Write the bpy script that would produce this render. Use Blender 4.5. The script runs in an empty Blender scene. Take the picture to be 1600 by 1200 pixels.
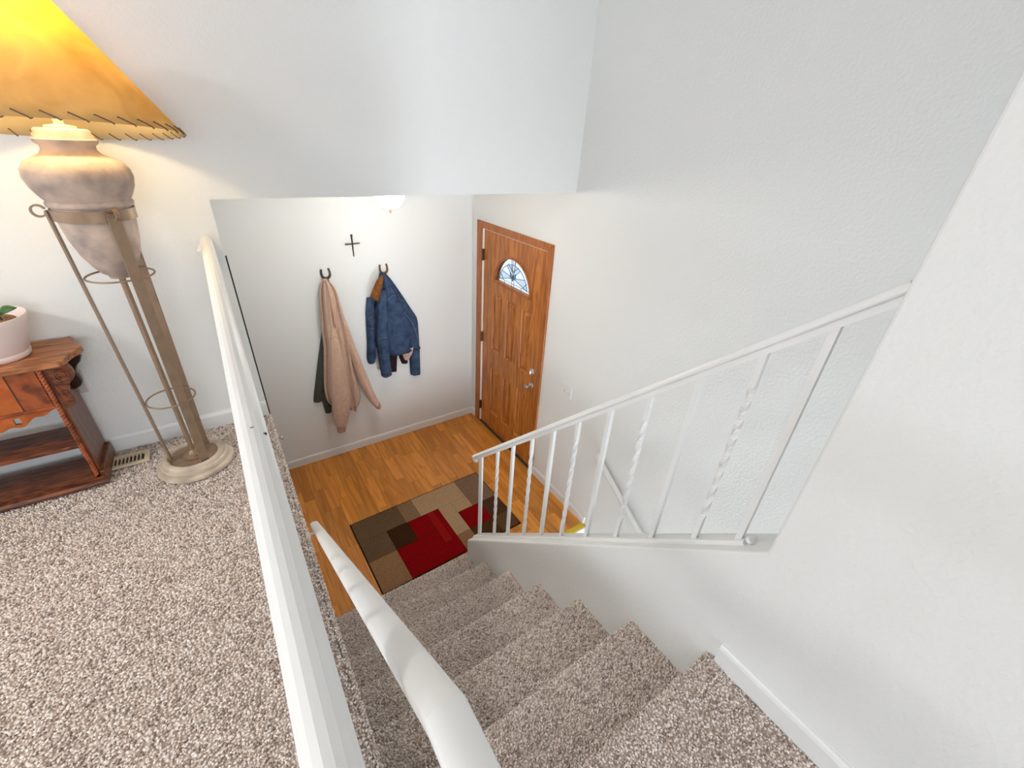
import bpy, math, random
import numpy as np
from mathutils import Vector, Matrix
random.seed(7); rng = np.random.default_rng(7)
scene = bpy.context.scene
COL = scene.collection

# ---------------------------------------------------------------- camera
# upper floor is z = 0; the stairs run down along +Y, the front door is in the wall at x = 2
CAM_H = 1.3225
cd = bpy.data.cameras.new('camera'); cam = bpy.data.objects.new('camera', cd); COL.objects.link(cam)
cd.sensor_width = 36.0; cd.lens = 14.989; cd.clip_start = 0.02
right = Vector((0.8301, -0.5551, 0.0524)); down = Vector((-0.2410, -0.4417, -0.8642))
right.normalize(); fwd = right.cross(down).normalized(); down = fwd.cross(right)
M = Matrix(((right.x, -down.x, -fwd.x), (right.y, -down.y, -fwd.y), (right.z, -down.z, -fwd.z))).to_4x4()
M.translation = (0, 0, CAM_H); cam.matrix_world = M
scene.camera = cam

# ---------------------------------------------------------------- sky, added daylight and exposure
scene.view_settings.view_transform = 'Standard'; scene.view_settings.look = 'None'
scene.view_settings.gamma = 1.0; scene.view_settings.use_curve_mapping = False
scene.view_settings.exposure = 0.20
w = bpy.data.worlds.new('sky'); scene.world = w; w.use_nodes = True
w.node_tree.nodes['Background'].inputs[0].default_value = (0.80, 0.90, 1.0, 1)
w.node_tree.nodes['Background'].inputs[1].default_value = 1.15
def area(name, loc, rot, sx, sy, power, color):
    l = bpy.data.lights.new(name, 'AREA'); l.shape = 'RECTANGLE'; l.size = sx; l.size_y = sy
    l.energy = power; l.color = color
    o = bpy.data.objects.new(name, l); o.location = loc; o.rotation_euler = rot; COL.objects.link(o)
    return o

area('added_daylight', (-8.36, 0.0, 1.40), (0, math.radians(-90), 0), 1.6, 3.4, 118, (0.86, 0.93, 1.0))  # fill light added out of view, from the far left
area('added_daylight', (-0.55, -6.46, 1.35), (math.radians(90), 0, 0), 2.7, 1.9, 106, (0.86, 0.93, 1.0))  # fill light added behind the camera
area('added_daylight', (1.54, -2.13, -2.30), (math.radians(105), 0, 0), 0.80, 1.3, 92, (0.90, 0.95, 1.0))  # fill light added below to brighten the lower stair shaft

# ---------------------------------------------------------------- materials
MATS = {}
def nodes_of(m): return m.node_tree.nodes, m.node_tree.links
def mat(name, color, rough=0.6, metal=0.0, var=0.0, vscale=8.0, bump=0.0, bscale=60.0, spec=0.5, stretch=None, col2=None, detail=3.0, sheen=0.0, rnd=0.0):
    m = bpy.data.materials.new(name); m.use_nodes = True; n, l = nodes_of(m)
    b = n['Principled BSDF']; b.inputs['Base Color'].default_value = (*color, 1)
    b.inputs['Roughness'].default_value = rough; b.inputs['Metallic'].default_value = metal
    b.inputs['Specular IOR Level'].default_value = spec
    if sheen: b.inputs['Sheen Weight'].default_value = sheen
    tc = n.new('ShaderNodeTexCoord'); mp = n.new('ShaderNodeMapping'); l.new(tc.outputs['Object'], mp.inputs['Vector'])
    if stretch: mp.inputs['Scale'].default_value = stretch
    if var > 0 or col2:
        t = n.new('ShaderNodeTexNoise'); t.inputs['Scale'].default_value = vscale; t.inputs['Detail'].default_value = detail
        l.new(mp.outputs[0], t.inputs['Vector'])
        r = n.new('ShaderNodeValToRGB')
        c2 = col2 if col2 else tuple(max(0, c * (1 - var)) for c in color)
        c1 = color if col2 else tuple(min(1, c * (1 + var)) for c in color)
        r.color_ramp.elements[0].position = 0.32; r.color_ramp.elements[1].position = 0.68
        r.color_ramp.elements[0].color = (*c2, 1); r.color_ramp.elements[1].color = (*c1, 1)
        l.new(t.outputs['Fac'], r.inputs['Fac']); out = r.outputs['Color']
        if rnd:
            oi = n.new('ShaderNodeObjectInfo'); hs = n.new('ShaderNodeHueSaturation')
            mr = n.new('ShaderNodeMapRange'); mr.inputs[3].default_value = 1 - rnd; mr.inputs[4].default_value = 1 + rnd
            l.new(oi.outputs['Random'], mr.inputs[0]); l.new(mr.outputs[0], hs.inputs['Value'])
            l.new(out, hs.inputs['Color']); out = hs.outputs['Color']
        l.new(out, b.inputs['Base Color'])
    if bump > 0:
        t2 = n.new('ShaderNodeTexNoise'); t2.inputs['Scale'].default_value = bscale; t2.inputs['Detail'].default_value = 2.0
        l.new(mp.outputs[0], t2.inputs['Vector'])
        bp = n.new('ShaderNodeBump'); bp.inputs['Strength'].default_value = bump; bp.inputs['Distance'].default_value = 0.004
        l.new(t2.outputs['Fac'], bp.inputs['Height']); l.new(bp.outputs[0], b.inputs['Normal'])
    MATS[name] = m; return m

def wood(name, light, dark, grain=(14, 14, 1.2), rough=0.4, rnd=0.0, wave=True, wscale=9.0, dist=7.0, clear=0.0):
    """oak: fine pores stretched along the grain and broad cathedral bands"""
    m = bpy.data.materials.new(name); m.use_nodes = True; n, l = nodes_of(m); b = n['Principled BSDF']
    b.inputs['Roughness'].default_value = rough
    if clear: b.inputs['Coat Weight'].default_value = clear
    tc = n.new('ShaderNodeTexCoord'); mp = n.new('ShaderNodeMapping'); mp.inputs['Scale'].default_value = grain
    oi = n.new('ShaderNodeObjectInfo'); ad = n.new('ShaderNodeVectorMath'); ad.operation = 'ADD'
    mu = n.new('ShaderNodeMath'); mu.operation = 'MULTIPLY'; mu.inputs[1].default_value = 37.0
    l.new(oi.outputs['Random'], mu.inputs[0])
    l.new(tc.outputs['Object'], ad.inputs[0])
    if rnd: l.new(mu.outputs[0], ad.inputs[1])
    l.new(ad.outputs[0], mp.inputs['Vector'])
    t = n.new('ShaderNodeTexNoise'); t.inputs['Scale'].default_value = 6.0; t.inputs['Detail'].default_value = 6.0; t.inputs['Distortion'].default_value = 0.4
    l.new(mp.outputs[0], t.inputs['Vector'])
    wv = n.new('ShaderNodeTexNoise'); wv.inputs['Scale'].default_value = 1.4; wv.inputs['Detail'].default_value = 2.0; wv.inputs['Distortion'].default_value = 1.5
    l.new(mp.outputs[0], wv.inputs['Vector'])
    sn = n.new('ShaderNodeMath'); sn.operation = 'SINE'
    m2 = n.new('ShaderNodeMath'); m2.operation = 'MULTIPLY'; m2.inputs[1].default_value = dist * 6
    l.new(wv.outputs['Fac'], m2.inputs[0]); l.new(m2.outputs[0], sn.inputs[0])
    mx = n.new('ShaderNodeMath'); mx.operation = 'MULTIPLY_ADD'; mx.inputs[1].default_value = 0.16; l.new(sn.outputs[0], mx.inputs[0]); l.new(t.outputs['Fac'], mx.inputs[2])
    r = n.new('ShaderNodeValToRGB'); r.color_ramp.elements[0].position = 0.30; r.color_ramp.elements[1].position = 0.66
    r.color_ramp.elements[0].color = (*dark, 1); r.color_ramp.elements[1].color = (*light, 1)
    l.new(mx.outputs[0], r.inputs['Fac']); out = r.outputs['Color']
    if rnd:
        hs = n.new('ShaderNodeHueSaturation'); mr = n.new('ShaderNodeMapRange')
        mr.inputs[3].default_value = 1 - rnd; mr.inputs[4].default_value = 1 + rnd
        l.new(oi.outputs['Random'], mr.inputs[0]); l.new(mr.outputs[0], hs.inputs['Value']); l.new(out, hs.inputs['Color']); out = hs.outputs['Color']
    l.new(out, b.inputs['Base Color'])
    bp = n.new('ShaderNodeBump'); bp.inputs['Strength'].default_value = 0.12; bp.inputs['Distance'].default_value = 0.002
    l.new(t.outputs['Fac'], bp.inputs['Height']); l.new(bp.outputs[0], b.inputs['Normal'])
    MATS[name] = m; return m

def emit(name, color, strength):
    m = bpy.data.materials.new(name); m.use_nodes = True; n, l = nodes_of(m)
    b = n['Principled BSDF']; b.inputs['Base Color'].default_value = (*color, 1)
    b.inputs['Emission Color'].default_value = (*color, 1); b.inputs['Emission Strength'].default_value = strength
    MATS[name] = m; return m

mat('wall', (0.80, 0.812, 0.805), 0.7, bump=0.40, bscale=80, spec=0.25)
mat('wall_entry', (0.78, 0.80, 0.80), 0.7, bump=0.12, bscale=110, spec=0.25)
mat('ceiling', (0.86, 0.87, 0.86), 0.8, bump=0.3, bscale=90, spec=0.2)
mat('white_trim', (0.80, 0.81, 0.81), 0.35, bump=0.05, bscale=25, spec=0.4)
mat('white_iron', (0.83, 0.84, 0.835), 0.32, bump=0.10, bscale=70, spec=0.5)
mat('white_rail', (0.82, 0.825, 0.82), 0.45, bump=0.05, bscale=30, spec=0.5)
mat('white_plastic', (0.80, 0.80, 0.77), 0.35)
mat('grey_plastic', (0.50, 0.50, 0.46), 0.5)
wood('oak_door', (0.56, 0.205, 0.038), (0.33, 0.100, 0.015), (9, 9, 0.8), 0.36, dist=4.0)
wood('oak_casing', (0.46, 0.145, 0.028), (0.28, 0.080, 0.014), (12, 12, 0.9), 0.36)
wood('oak_floor', (0.70, 0.280, 0.048), (0.53, 0.185, 0.024), (9, 0.7, 9), 0.34, rnd=0.19, dist=3.0)
wood('mahogany', (0.22, 0.060, 0.020), (0.065, 0.018, 0.008), (2.0, 12, 12), 0.30)
wood('mahogany_side', (0.20, 0.062, 0.022), (0.085, 0.024, 0.010), (12, 12, 1.4), 0.33)
wood('walnut_top', (0.47, 0.19, 0.070), (0.22, 0.072, 0.024), (1.5, 10, 10), 0.36)
wood('feather_veneer', (0.34, 0.080, 0.020), (0.12, 0.028, 0.010), (4, 4, 4), 0.25, dist=2.5)
wood('burl_veneer', (0.50, 0.120, 0.022), (0.34, 0.074, 0.014), (3, 3, 3), 0.22)
mat('dark_wood', (0.045, 0.018, 0.010), 0.35, var=0.3, vscale=20)
mat('brass_strip', (0.72, 0.52, 0.02), 0.4)
mat('matte_black', (0.012, 0.012, 0.012), 0.6)
mat('hinge_metal', (0.10, 0.05, 0.025), 0.4, metal=0.6)
mat('chrome', (0.75, 0.74, 0.72), 0.15, metal=1.0)
mat('came', (0.10, 0.11, 0.13), 0.45, metal=0.5)
mat('stone', (0.64, 0.49, 0.395), 0.75, col2=(0.31, 0.25, 0.225), vscale=13, bump=0.25, bscale=40, detail=6)
mat('stone_base', (0.64, 0.54, 0.43), 0.75, col2=(0.38, 0.30, 0.23), vscale=13, bump=0.2, bscale=40, detail=5)
mat('bronze', (0.30, 0.205, 0.135), 0.42, metal=0.35, var=0.10, vscale=30)
mat('lacing', (0.10, 0.060, 0.045), 0.6)
mat('vent_beige', (0.66, 0.54, 0.38), 0.45)
mat('vent_dark', (0.05, 0.035, 0.025), 0.8)
mat('pot', (0.80, 0.68, 0.655), 0.45, var=0.03, vscale=4)
mat('soil', (0.20, 0.11, 0.05), 0.9, var=0.5, vscale=60, bump=0.5, bscale=80)
mat('leaf', (0.05, 0.15, 0.03), 0.35, var=0.3, vscale=20)
mat('stem', (0.05, 0.03, 0.03), 0.6)
mat('rust_iron', (0.13, 0.075, 0.045), 0.6, metal=0.5, col2=(0.06, 0.045, 0.035), vscale=40)
mat('rust_orange', (0.24, 0.10, 0.03), 0.6, metal=0.4, col2=(0.10, 0.05, 0.02), vscale=40)
mat('black_iron', (0.045, 0.035, 0.028), 0.5, metal=0.5)
mat('fleece', (0.62, 0.425, 0.32), 0.95, var=0.07, vscale=30, bump=0.25, bscale=220, spec=0.1, sheen=0.3)
mat('fleece_rib', (0.52, 0.34, 0.255), 0.95, bump=0.5, bscale=200, spec=0.1)
mat('fleece_seam', (0.44, 0.28, 0.20), 0.95, spec=0.1)
mat('olive_nylon', (0.052, 0.052, 0.040), 0.5, var=0.15, vscale=12, bump=0.2, bscale=25)
mat('denim', (0.056, 0.092, 0.168), 0.85, col2=(0.024, 0.042, 0.088), vscale=16, bump=0.35, bscale=260, spec=0.15, detail=6)
mat('denim_seam', (0.17, 0.20, 0.26), 0.85, spec=0.15)
mat('denim_fray', (0.035, 0.05, 0.085), 0.95, spec=0.1)
mat('corduroy', (0.26, 0.105, 0.030), 0.9, col2=(0.17, 0.06, 0.018), vscale=30, bump=0.5, bscale=160, spec=0.1)
mat('sherpa', (0.58, 0.42, 0.37), 0.95, bump=0.9, bscale=140, spec=0.1)
mat('dark_lining', (0.030, 0.015, 0.018), 0.9, spec=0.1)
mat('black_cord', (0.02, 0.018, 0.016), 0.5)
for nm, c in dict(rug_taupe=(0.135, 0.082, 0.045), rug_dark=(0.045, 0.020, 0.008), rug_mid=(0.24, 0.145, 0.08), rug_tan=(0.42, 0.28, 0.16),
                  rug_mauve=(0.21, 0.125, 0.082), rug_red=(0.215, 0.0020, 0.0035), rug_red_light=(0.27, 0.008, 0.006), rug_umber=(0.075, 0.032, 0.017),
                  rug_brown=(0.115, 0.055, 0.028), rug_olive=(0.065, 0.030, 0.009), rug_clay=(0.25, 0.13, 0.065), rug_sand=(0.28, 0.152, 0.076), rug_edge=(0.022, 0.012, 0.008)).items():
    mat(nm, c, 0.95, var=0.16, vscale=90, bump=0.6, bscale=260, spec=0.05)

def carpet_mat(name, pile):
    m = bpy.data.materials.new(name); m.use_nodes = True; n, l = nodes_of(m); b = n['Principled BSDF']
    b.inputs['Roughness'].default_value = 0.95; b.inputs['Specular IOR Level'].default_value = 0.1
    b.inputs['Sheen Weight'].default_value = 0.25
    r = n.new('ShaderNodeValToRGB'); e = r.color_ramp.elements
    e[0].position = 0.0; e[0].color = (0.34, 0.255, 0.215, 1); e[1].position = 1.0; e[1].color = (0.97, 0.885, 0.83, 1)
    x = r.color_ramp.elements.new(0.22); x.color = (0.63, 0.515, 0.45, 1)
    x = r.color_ramp.elements.new(0.6); x.color = (0.83, 0.71, 0.64, 1)
    if pile:
        g = n.new('ShaderNodeNewGeometry'); l.new(g.outputs['Random Per Island'], r.inputs['Fac'])
    else:
        tc = n.new('ShaderNodeTexCoord'); v = n.new('ShaderNodeTexVoronoi'); v.inputs['Scale'].default_value = 150
        l.new(tc.outputs['Object'], v.inputs['Vector']); l.new(v.outputs['Color'], r.inputs['Fac'])
        bp = n.new('ShaderNodeBump'); bp.inputs['Strength'].default_value = 0.8; bp.inputs['Distance'].default_value = 0.006; bp.invert = True
        l.new(v.outputs['Distance'], bp.inputs['Height']); l.new(bp.outputs[0], b.inputs['Normal'])
    l.new(r.outputs[0], b.inputs['Base Color']); MATS[name] = m
carpet_mat('carpet_backing', False); carpet_mat('carpet_pile', True)

def shade_mat(name, da, db, ta, tb, mixv):
    m = bpy.data.materials.new(name); m.use_nodes = True; n, l = nodes_of(m); n.remove(n['Principled BSDF'])
    out = n['Material Output']; tc = n.new('ShaderNodeTexCoord')
    t = n.new('ShaderNodeTexNoise'); t.inputs['Scale'].default_value = 7; t.inputs['Detail'].default_value = 7; t.inputs['Distortion'].default_value = 1.2
    l.new(tc.outputs['Object'], t.inputs['Vector'])
    def ramp(a, b):
        r = n.new('ShaderNodeValToRGB'); r.color_ramp.elements[0].position = 0.3; r.color_ramp.elements[1].position = 0.7
        r.color_ramp.elements[0].color = (*a, 1); r.color_ramp.elements[1].color = (*b, 1); l.new(t.outputs['Fac'], r.inputs['Fac']); return r.outputs[0]
    d = n.new('ShaderNodeBsdfDiffuse'); l.new(ramp(da, db), d.inputs['Color'])
    tr = n.new('ShaderNodeBsdfTranslucent'); l.new(ramp(ta, tb), tr.inputs['Color'])
    mx = n.new('ShaderNodeMixShader'); mx.inputs[0].default_value = mixv
    l.new(d.outputs[0], mx.inputs[1]); l.new(tr.outputs[0], mx.inputs[2]); l.new(mx.outputs[0], out.inputs['Surface'])
    MATS[name] = m
shade_mat('parchment', (0.62, 0.42, 0.17), (0.78, 0.58, 0.29), (0.74, 0.42, 0.03), (0.95, 0.62, 0.07), 0.45)
shade_mat('parchment_inside', (0.86, 0.74, 0.45), (0.92, 0.82, 0.55), (0.90, 0.72, 0.32), (1.0, 0.84, 0.42), 0.42)
def glass_mat(name, tint, rough):
    m = bpy.data.materials.new(name); m.use_nodes = True; n, l = nodes_of(m); n.remove(n['Principled BSDF'])
    out = n['Material Output']; t = n.new('ShaderNodeBsdfTransparent'); t.inputs[0].default_value = (*tint, 1)
    g = n.new('ShaderNodeBsdfGlossy'); g.inputs['Roughness'].default_value = rough
    mx = n.new('ShaderNodeMixShader'); mx.inputs[0].default_value = 0.12
    l.new(t.outputs[0], mx.inputs[1]); l.new(g.outputs[0], mx.inputs[2]); l.new(mx.outputs[0], out.inputs['Surface']); MATS[name] = m
glass_mat('clear_glass', (0.97, 0.99, 1.0), 0.05); glass_mat('ripple_glass', (0.80, 0.86, 0.93), 0.2); glass_mat('blue_glass', (0.50, 0.66, 0.82), 0.1)
emit('globe_glass', (1.0, 0.93, 0.83), 62.0)
emit('added_dish_glass', (1.0, 0.985, 0.96), 50.0)  # glow of the added ceiling light
emit('bulb_glass', (1.0, 0.80, 0.45), 12.0)

# ---------------------------------------------------------------- mesh helpers
def wloc(o):
    v = Vector((0, 0, 0))
    while o is not None: v = v + o.location; o = o.parent
    return v
class MB:
    def __init__(s): s.v = []; s.f = []
    def add(s, vs, fs):
        k = len(s.v); s.v += [tuple(map(float, p)) for p in vs]; s.f += [tuple(i + k for i in f) for f in fs]; return s
    def box(s, x0, x1, y0, y1, z0, z1):
        return s.add([(x0,y0,z0),(x1,y0,z0),(x1,y1,z0),(x0,y1,z0),(x0,y0,z1),(x1,y0,z1),(x1,y1,z1),(x0,y1,z1)],
                     [(0,3,2,1),(4,5,6,7),(0,1,5,4),(1,2,6,5),(2,3,7,6),(3,0,4,7)])
    def prism(s, poly, axis, a, b):
        """extrude a closed 2-D outline along an axis; outline is in the two other axes in order"""
        def P(p, t): return {'x': (t, p[0], p[1]), 'y': (p[0], t, p[1]), 'z': (p[0], p[1], t)}[axis]
        n = len(poly)
        return s.add([P(p, a) for p in poly] + [P(p, b) for p in poly],
                     [tuple(range(n)), tuple(range(2*n-1, n-1, -1))] + [(i, n+i, n+(i+1)%n, (i+1)%n) for i in range(n)])
    def tube(s, pts, r, n=8, flat=None, closed=False):
        """round tube along a path; r a number or list"""
        pts = [Vector(p) for p in pts]; m = len(pts); rs = r if isinstance(r, (list, tuple)) else [r]*m
        up = None; vs = []
        for i, p in enumerate(pts):
            if closed: t = (pts[(i+1)%m] - pts[i-1])
            else: t = pts[min(i+1, m-1)] - pts[max(i-1, 0)]
            t.normalize()
            if up is None:
                up = Vector((0,0,1)) if abs(t.z) < 0.9 else Vector((1,0,0))
            up = (up - t*up.dot(t)).normalized(); sd = t.cross(up)
            for k in range(n):
                a = 2*math.pi*k/n; vs.append(p + (up*math.cos(a) + sd*math.sin(a))*rs[i])
        fs = []
        for i in range(m if closed else m-1):
            j = (i+1) % m
            for k in range(n): fs.append((i*n+k, i*n+(k+1)%n, j*n+(k+1)%n, j*n+k))
        if not closed: fs += [tuple(range(n-1, -1, -1)), tuple((m-1)*n+k for k in range(n))]
        return s.add(vs, fs)
    def lathe(s, prof, c, n=32, closed=False, rot=None):
        vs = []
        for r, z in prof:
            for k in range(n):
                a = 2*math.pi*k/n; p = Vector((r*math.cos(a), r*math.sin(a), z))
                if rot: p = rot @ p
                vs.append((c[0]+p.x, c[1]+p.y, c[2]+p.z))
        fs = []
        m = len(prof)
        for i in range(m if closed else m-1):
            j = (i+1) % m
            for k in range(n): fs.append((i*n+k, i*n+(k+1)%n, j*n+(k+1)%n, j*n+k))
        if not closed:
            if prof[0][0] > 1e-6: fs.append(tuple(range(n-1, -1, -1)))
            if prof[-1][0] > 1e-6: fs.append(tuple((m-1)*n+k for k in range(n)))
        return s.add(vs, fs)
    def sweep(s, prof, A, B, side, up):
        """straight extrusion of a closed (side, up) profile from A to B; one or more points"""
        pts = A if isinstance(A, list) else [A, B]
        side = Vector(side); up = Vector(up); n = len(prof); vs = []
        for p in pts: vs += [Vector(p) + side*a + up*b for a, b in prof]
        fs = [tuple(range(n)), tuple((len(pts)-1)*n + k for k in range(n-1, -1, -1))]
        for i in range(len(pts)-1):
            for k in range(n): fs.append((i*n+k, (i+1)*n+k, (i+1)*n+(k+1)%n, i*n+(k+1)%n))
        return s.add(vs, fs)
    def build(s, name, material, parent=None, smooth=False, bevel=0.0, loc=None, angle=40):
        me = bpy.data.meshes.new(name); base = wloc(parent) if parent else Vector(loc or (0,0,0))
        me.from_pydata([(v[0]-base.x, v[1]-base.y, v[2]-base.z) for v in s.v], [], s.f)
        import bmesh
        bm = bmesh.new(); bm.from_mesh(me); bmesh.ops.recalc_face_normals(bm, faces=bm.faces); bm.to_mesh(me); bm.free()
        me.materials.append(MATS[material])
        o = bpy.data.objects.new(name, me); COL.objects.link(o)
        if parent: o.parent = parent
        else: o.location = base
        if bevel:
            b = o.modifiers.new('edge', 'BEVEL'); b.width = bevel; b.segments = 2; b.limit_method = 'ANGLE'; b.angle_limit = math.radians(35)
        if smooth:
            me.polygons.foreach_set('use_smooth', [True]*len(me.polygons))
            try: me.set_sharp_from_angle(angle=math.radians(angle))
            except Exception: pass
        return o
def tag(o, label=None, cat=None, group=None, kind=None):
    if label: o['label'] = label
    if cat: o['category'] = cat
    if group: o['group'] = group
    if kind: o['kind'] = kind
    return o
def thing(name, label, cat, loc, group=None):
    o = bpy.data.objects.new(name, None); o.empty_display_size = 0.05; o.location = loc; COL.objects.link(o)
    return tag(o, label, cat, group)
def struct(o, label=None, cat=None): return tag(o, label, cat, kind='structure')

# ---------------------------------------------------------------- dimensions
YW = 2.224; YE = 3.56; XD = 2.0; XS = 0.954; XS2 = 1.075; XL = 0.03
ZL = -1.4255; ZC = 2.44; ZH = 1.04; NR = 7; RISE = -ZL/NR; RUN = 0.257; NOSE1 = 1.768
def knee_z(y): return CAM_H - 0.8548 - 0.996*(y - 0.207)

# ---------------------------------------------------------------- room shell
struct(MB().box(-8.4, XL-0.012, -6.5, YW, -0.25, -0.004).box(XL-0.012, XS, -6.5, 0.19, -0.25, -0.004).build('floor', 'carpet_backing'), 'beige carpeted upper floor beside the stairs', 'floor')
struct(MB().box(-8.5, 2.12, -6.6, YW+0.12, ZC, ZC+0.1).build('ceiling', 'ceiling'), 'white ceiling above the upper floor', 'ceiling')
struct(MB().box(XL, XD, YW+0.12, YE, ZH, ZH+0.06).build('ceiling_landing', 'ceiling'), 'low white ceiling over the entry landing', 'ceiling')
struct(MB().box(-8.5, XL, YW, YW+0.12, ZL-0.2, ZC).box(XL, XD, YW, YW+0.12, ZH, ZC).build('wall_lamp', 'wall'), 'white textured wall behind the floor lamp, dropping to a header over the entry', 'wall')
struct(MB().box(-0.1, 2.12, YE, YE+0.1, ZL-0.2, ZH+0.06).build('wall_entry', 'wall_entry'), 'pale grey white wall where the coats hang', 'wall')
struct(MB().box(XD, XD+0.12, -6.6, 2.442, -3.3, ZC).box(XD, XD+0.12, 3.368, YE+0.1, ZL-0.2, ZC).box(XD, XD+0.12, 2.442, 3.368, 0.6225, ZC).build('wall_door', 'wall'), 'tall white wall that holds the oak front door', 'wall')
struct(MB().prism([(-6.5, -3.3), (-6.5, ZC), (0.208, ZC), (0.208, knee_z(0.208)), (1.742, knee_z(1.742)), (1.75, knee_z(1.75)-0.004), (1.75, -3.3)], 'x', XS, XS2).build('wall_stair', 'wall', bevel=0.006), 'white textured wall right of the stairs, stepping down to a sloping knee wall', 'wall')
struct(MB().box(-0.09, XL, -1.2, YW, ZL-0.2, -0.02).box(-0.09, XL, YW+0.12, YE, ZL-0.2, ZH).build('wall_closet', 'wall'), 'white side wall under the floor edge left of the stairs', 'wall')
lw = MB().box(-8.5, -8.4, -6.6, -1.7, -0.3, ZC).box(-8.5, -8.4, 1.7, YW, -0.3, ZC).box(-8.5, -8.4, -1.7, 1.7, -0.3, 0.6).box(-8.5, -8.4, -1.7, 1.7, 2.2, ZC)
struct(lw.build('wall_left', 'wall'), 'white wall with the added side window, left of the carpeted room', 'wall')
rw = MB().box(-8.5, -1.9, -6.6, -6.5, -0.3, ZC).box(0.8, 2.12, -6.6, -6.5, -3.3, ZC).box(-1.9, 0.8, -6.6, -6.5, -0.3, 0.4).box(-1.9, 0.8, -6.6, -6.5, 2.3, ZC)
struct(rw.build('wall_rear', 'wall'), 'white wall with the added wide window behind the stairs', 'wall')
def window(name, ax, c, a0, a1, z0, z1, label):
    t = thing(name, label, 'window', (c if ax == 'x' else (a0+a1)/2, (a0+a1)/2 if ax == 'x' else c, z0)); t['kind'] = 'structure'
    def bx(mb, p0, p1, q0, q1, d0, d1):
        return mb.box(c+d0, c+d1, p0, p1, q0, q1) if ax == 'x' else mb.box(p0, p1, c+d0, c+d1, q0, q1)
    f = MB(); mid = (a0+a1)/2
    for p0, p1, q0, q1 in ((a0, a1, z0, z0+0.05), (a0, a1, z1-0.05, z1), (a0, a0+0.05, z0, z1), (a1-0.05, a1, z0, z1), (mid-0.025, mid+0.025, z0, z1)): bx(f, p0, p1, q0, q1, -0.08, -0.02)
    f.build('window_frame', 'white_trim', t)
    for p0, p1 in ((a0+0.05, mid-0.025), (mid+0.025, a1-0.05)): bx(MB(), p0, p1, z0+0.05, z1-0.05, -0.055, -0.05).build('pane', 'clear_glass', t)
window('added_window_1', 'x', -8.4, -1.7, 1.7, 0.6, 2.2, 'added wide white framed window in the left wall')  # unseen window, added around the left fill light
window('added_window_2', 'y', -6.5, -1.9, 0.8, 0.4, 2.3, 'added wide white framed window in the rear wall')  # unseen window, added around the rear fill light
# lower flight well
lo = MB().box(XS2, XD, -2.30, -2.20, -3.3, -3.0).box(XS2, XD, -2.30, -2.20, -1.6, ZC).box(XS2, XS2+0.04, -2.30, -2.20, -3.0, -1.6).box(XD-0.04, XD, -2.30, -2.20, -3.0, -1.6)
struct(lo.build('wall_lower', 'wall'), 'white end wall with an added window at the foot of the lower stairs', 'wall')
window('added_window_3', 'y', -2.2, XS2+0.04, XD-0.04, -3.0, -1.6, 'added window at the foot of the lower stairs')  # unseen window, added around the fill light in the shaft
struct(MB().box(XS2, XD, -2.2, 1.0, -3.3, -3.2).build('floor_lower', 'carpet_backing'), 'carpeted floor at the foot of the lower stairs', 'floor')

def bb_profile(h=0.079, t=0.013): return [(0, 0), (t, 0), (t, h-0.014), (t*0.75, h-0.005), (t*0.35, h), (0, h)]
def baseboard(name, A, B, side, label):
    struct(MB().sweep(bb_profile(), A, B, side, (0, 0, 1)).build(name, 'white_trim'), label, 'baseboard')
baseboard('baseboard_lamp', (-8.4, YW, 0), (XL, YW, 0), (0, -1, 0), 'white baseboard under the lamp wall')
baseboard('baseboard_entry', (XL, YE, ZL), (XD, YE, ZL), (0, -1, 0), 'white baseboard below the hanging coats')
baseboard('baseboard_door', (XD, 1.655, ZL), (XD, 2.383, ZL), (-1, 0, 0), 'white baseboard between front door and lower stairs')
baseboard('baseboard_corner', (XD, 3.462, ZL), (XD, YE, ZL), (-1, 0, 0), 'short white baseboard piece in the corner beside the door casing')
baseboard('baseboard_stair', (XS, -6.5, 0), (XS, 0.200, 0), (-1, 0, 0), 'white baseboard at the top of the stairs on the right wall')

# ---------------------------------------------------------------- stairs
stair = thing('staircase', 'beige carpeted flight of seven steps down to the entry', 'stairs', (0.49, NOSE1, ZL)); stair['kind'] = 'structure'
pile_pts = []   # (polyline, x0, x1) surfaces that carry pile
def step_profile(i):
    zt = ZL + i*RISE; zb = zt - RISE; ny = NOSE1 - (i-1)*RUN; r = 0.022
    back = ny - RUN - 0.02 if i < NR else ny - 0.06
    p = [(ny-0.022, zb), (ny-0.018, zt-0.05)]
    for k in range(7):
        a = -math.pi/2 + math.pi*k/6 * 0.98
        p.append((ny - r + r*math.cos(a), zt - r + r*math.sin(a)))
    p.append((back, zt))
    return p, zb
for i in range(1, NR+1):
    p, zb = step_profile(i); back = p[-1][0]
    MB().prism(p + [(back, zb)], 'x', XL, XS).build('step', 'carpet_backing', stair, smooth=True)
    pile_pts.append((p, XL+0.001, XS-0.002))
low = thing('staircase', 'lower flight dropping from the entry toward the basement behind the knee wall', 'stairs', (1.54, 1.63, ZL)); low['kind'] = 'structure'
for i in range(8):
    y1 = 1.62 - i*RUN; z = ZL - (i+1)*RISE
    MB().box(XS2, XD, y1-RUN-0.02, y1, z-RISE, z).build('step', 'carpet_backing', low)
MB().box(XS2, XD, 1.618, 1.629, ZL-RISE, ZL-0.001).build('riser', 'white_trim', low)

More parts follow.
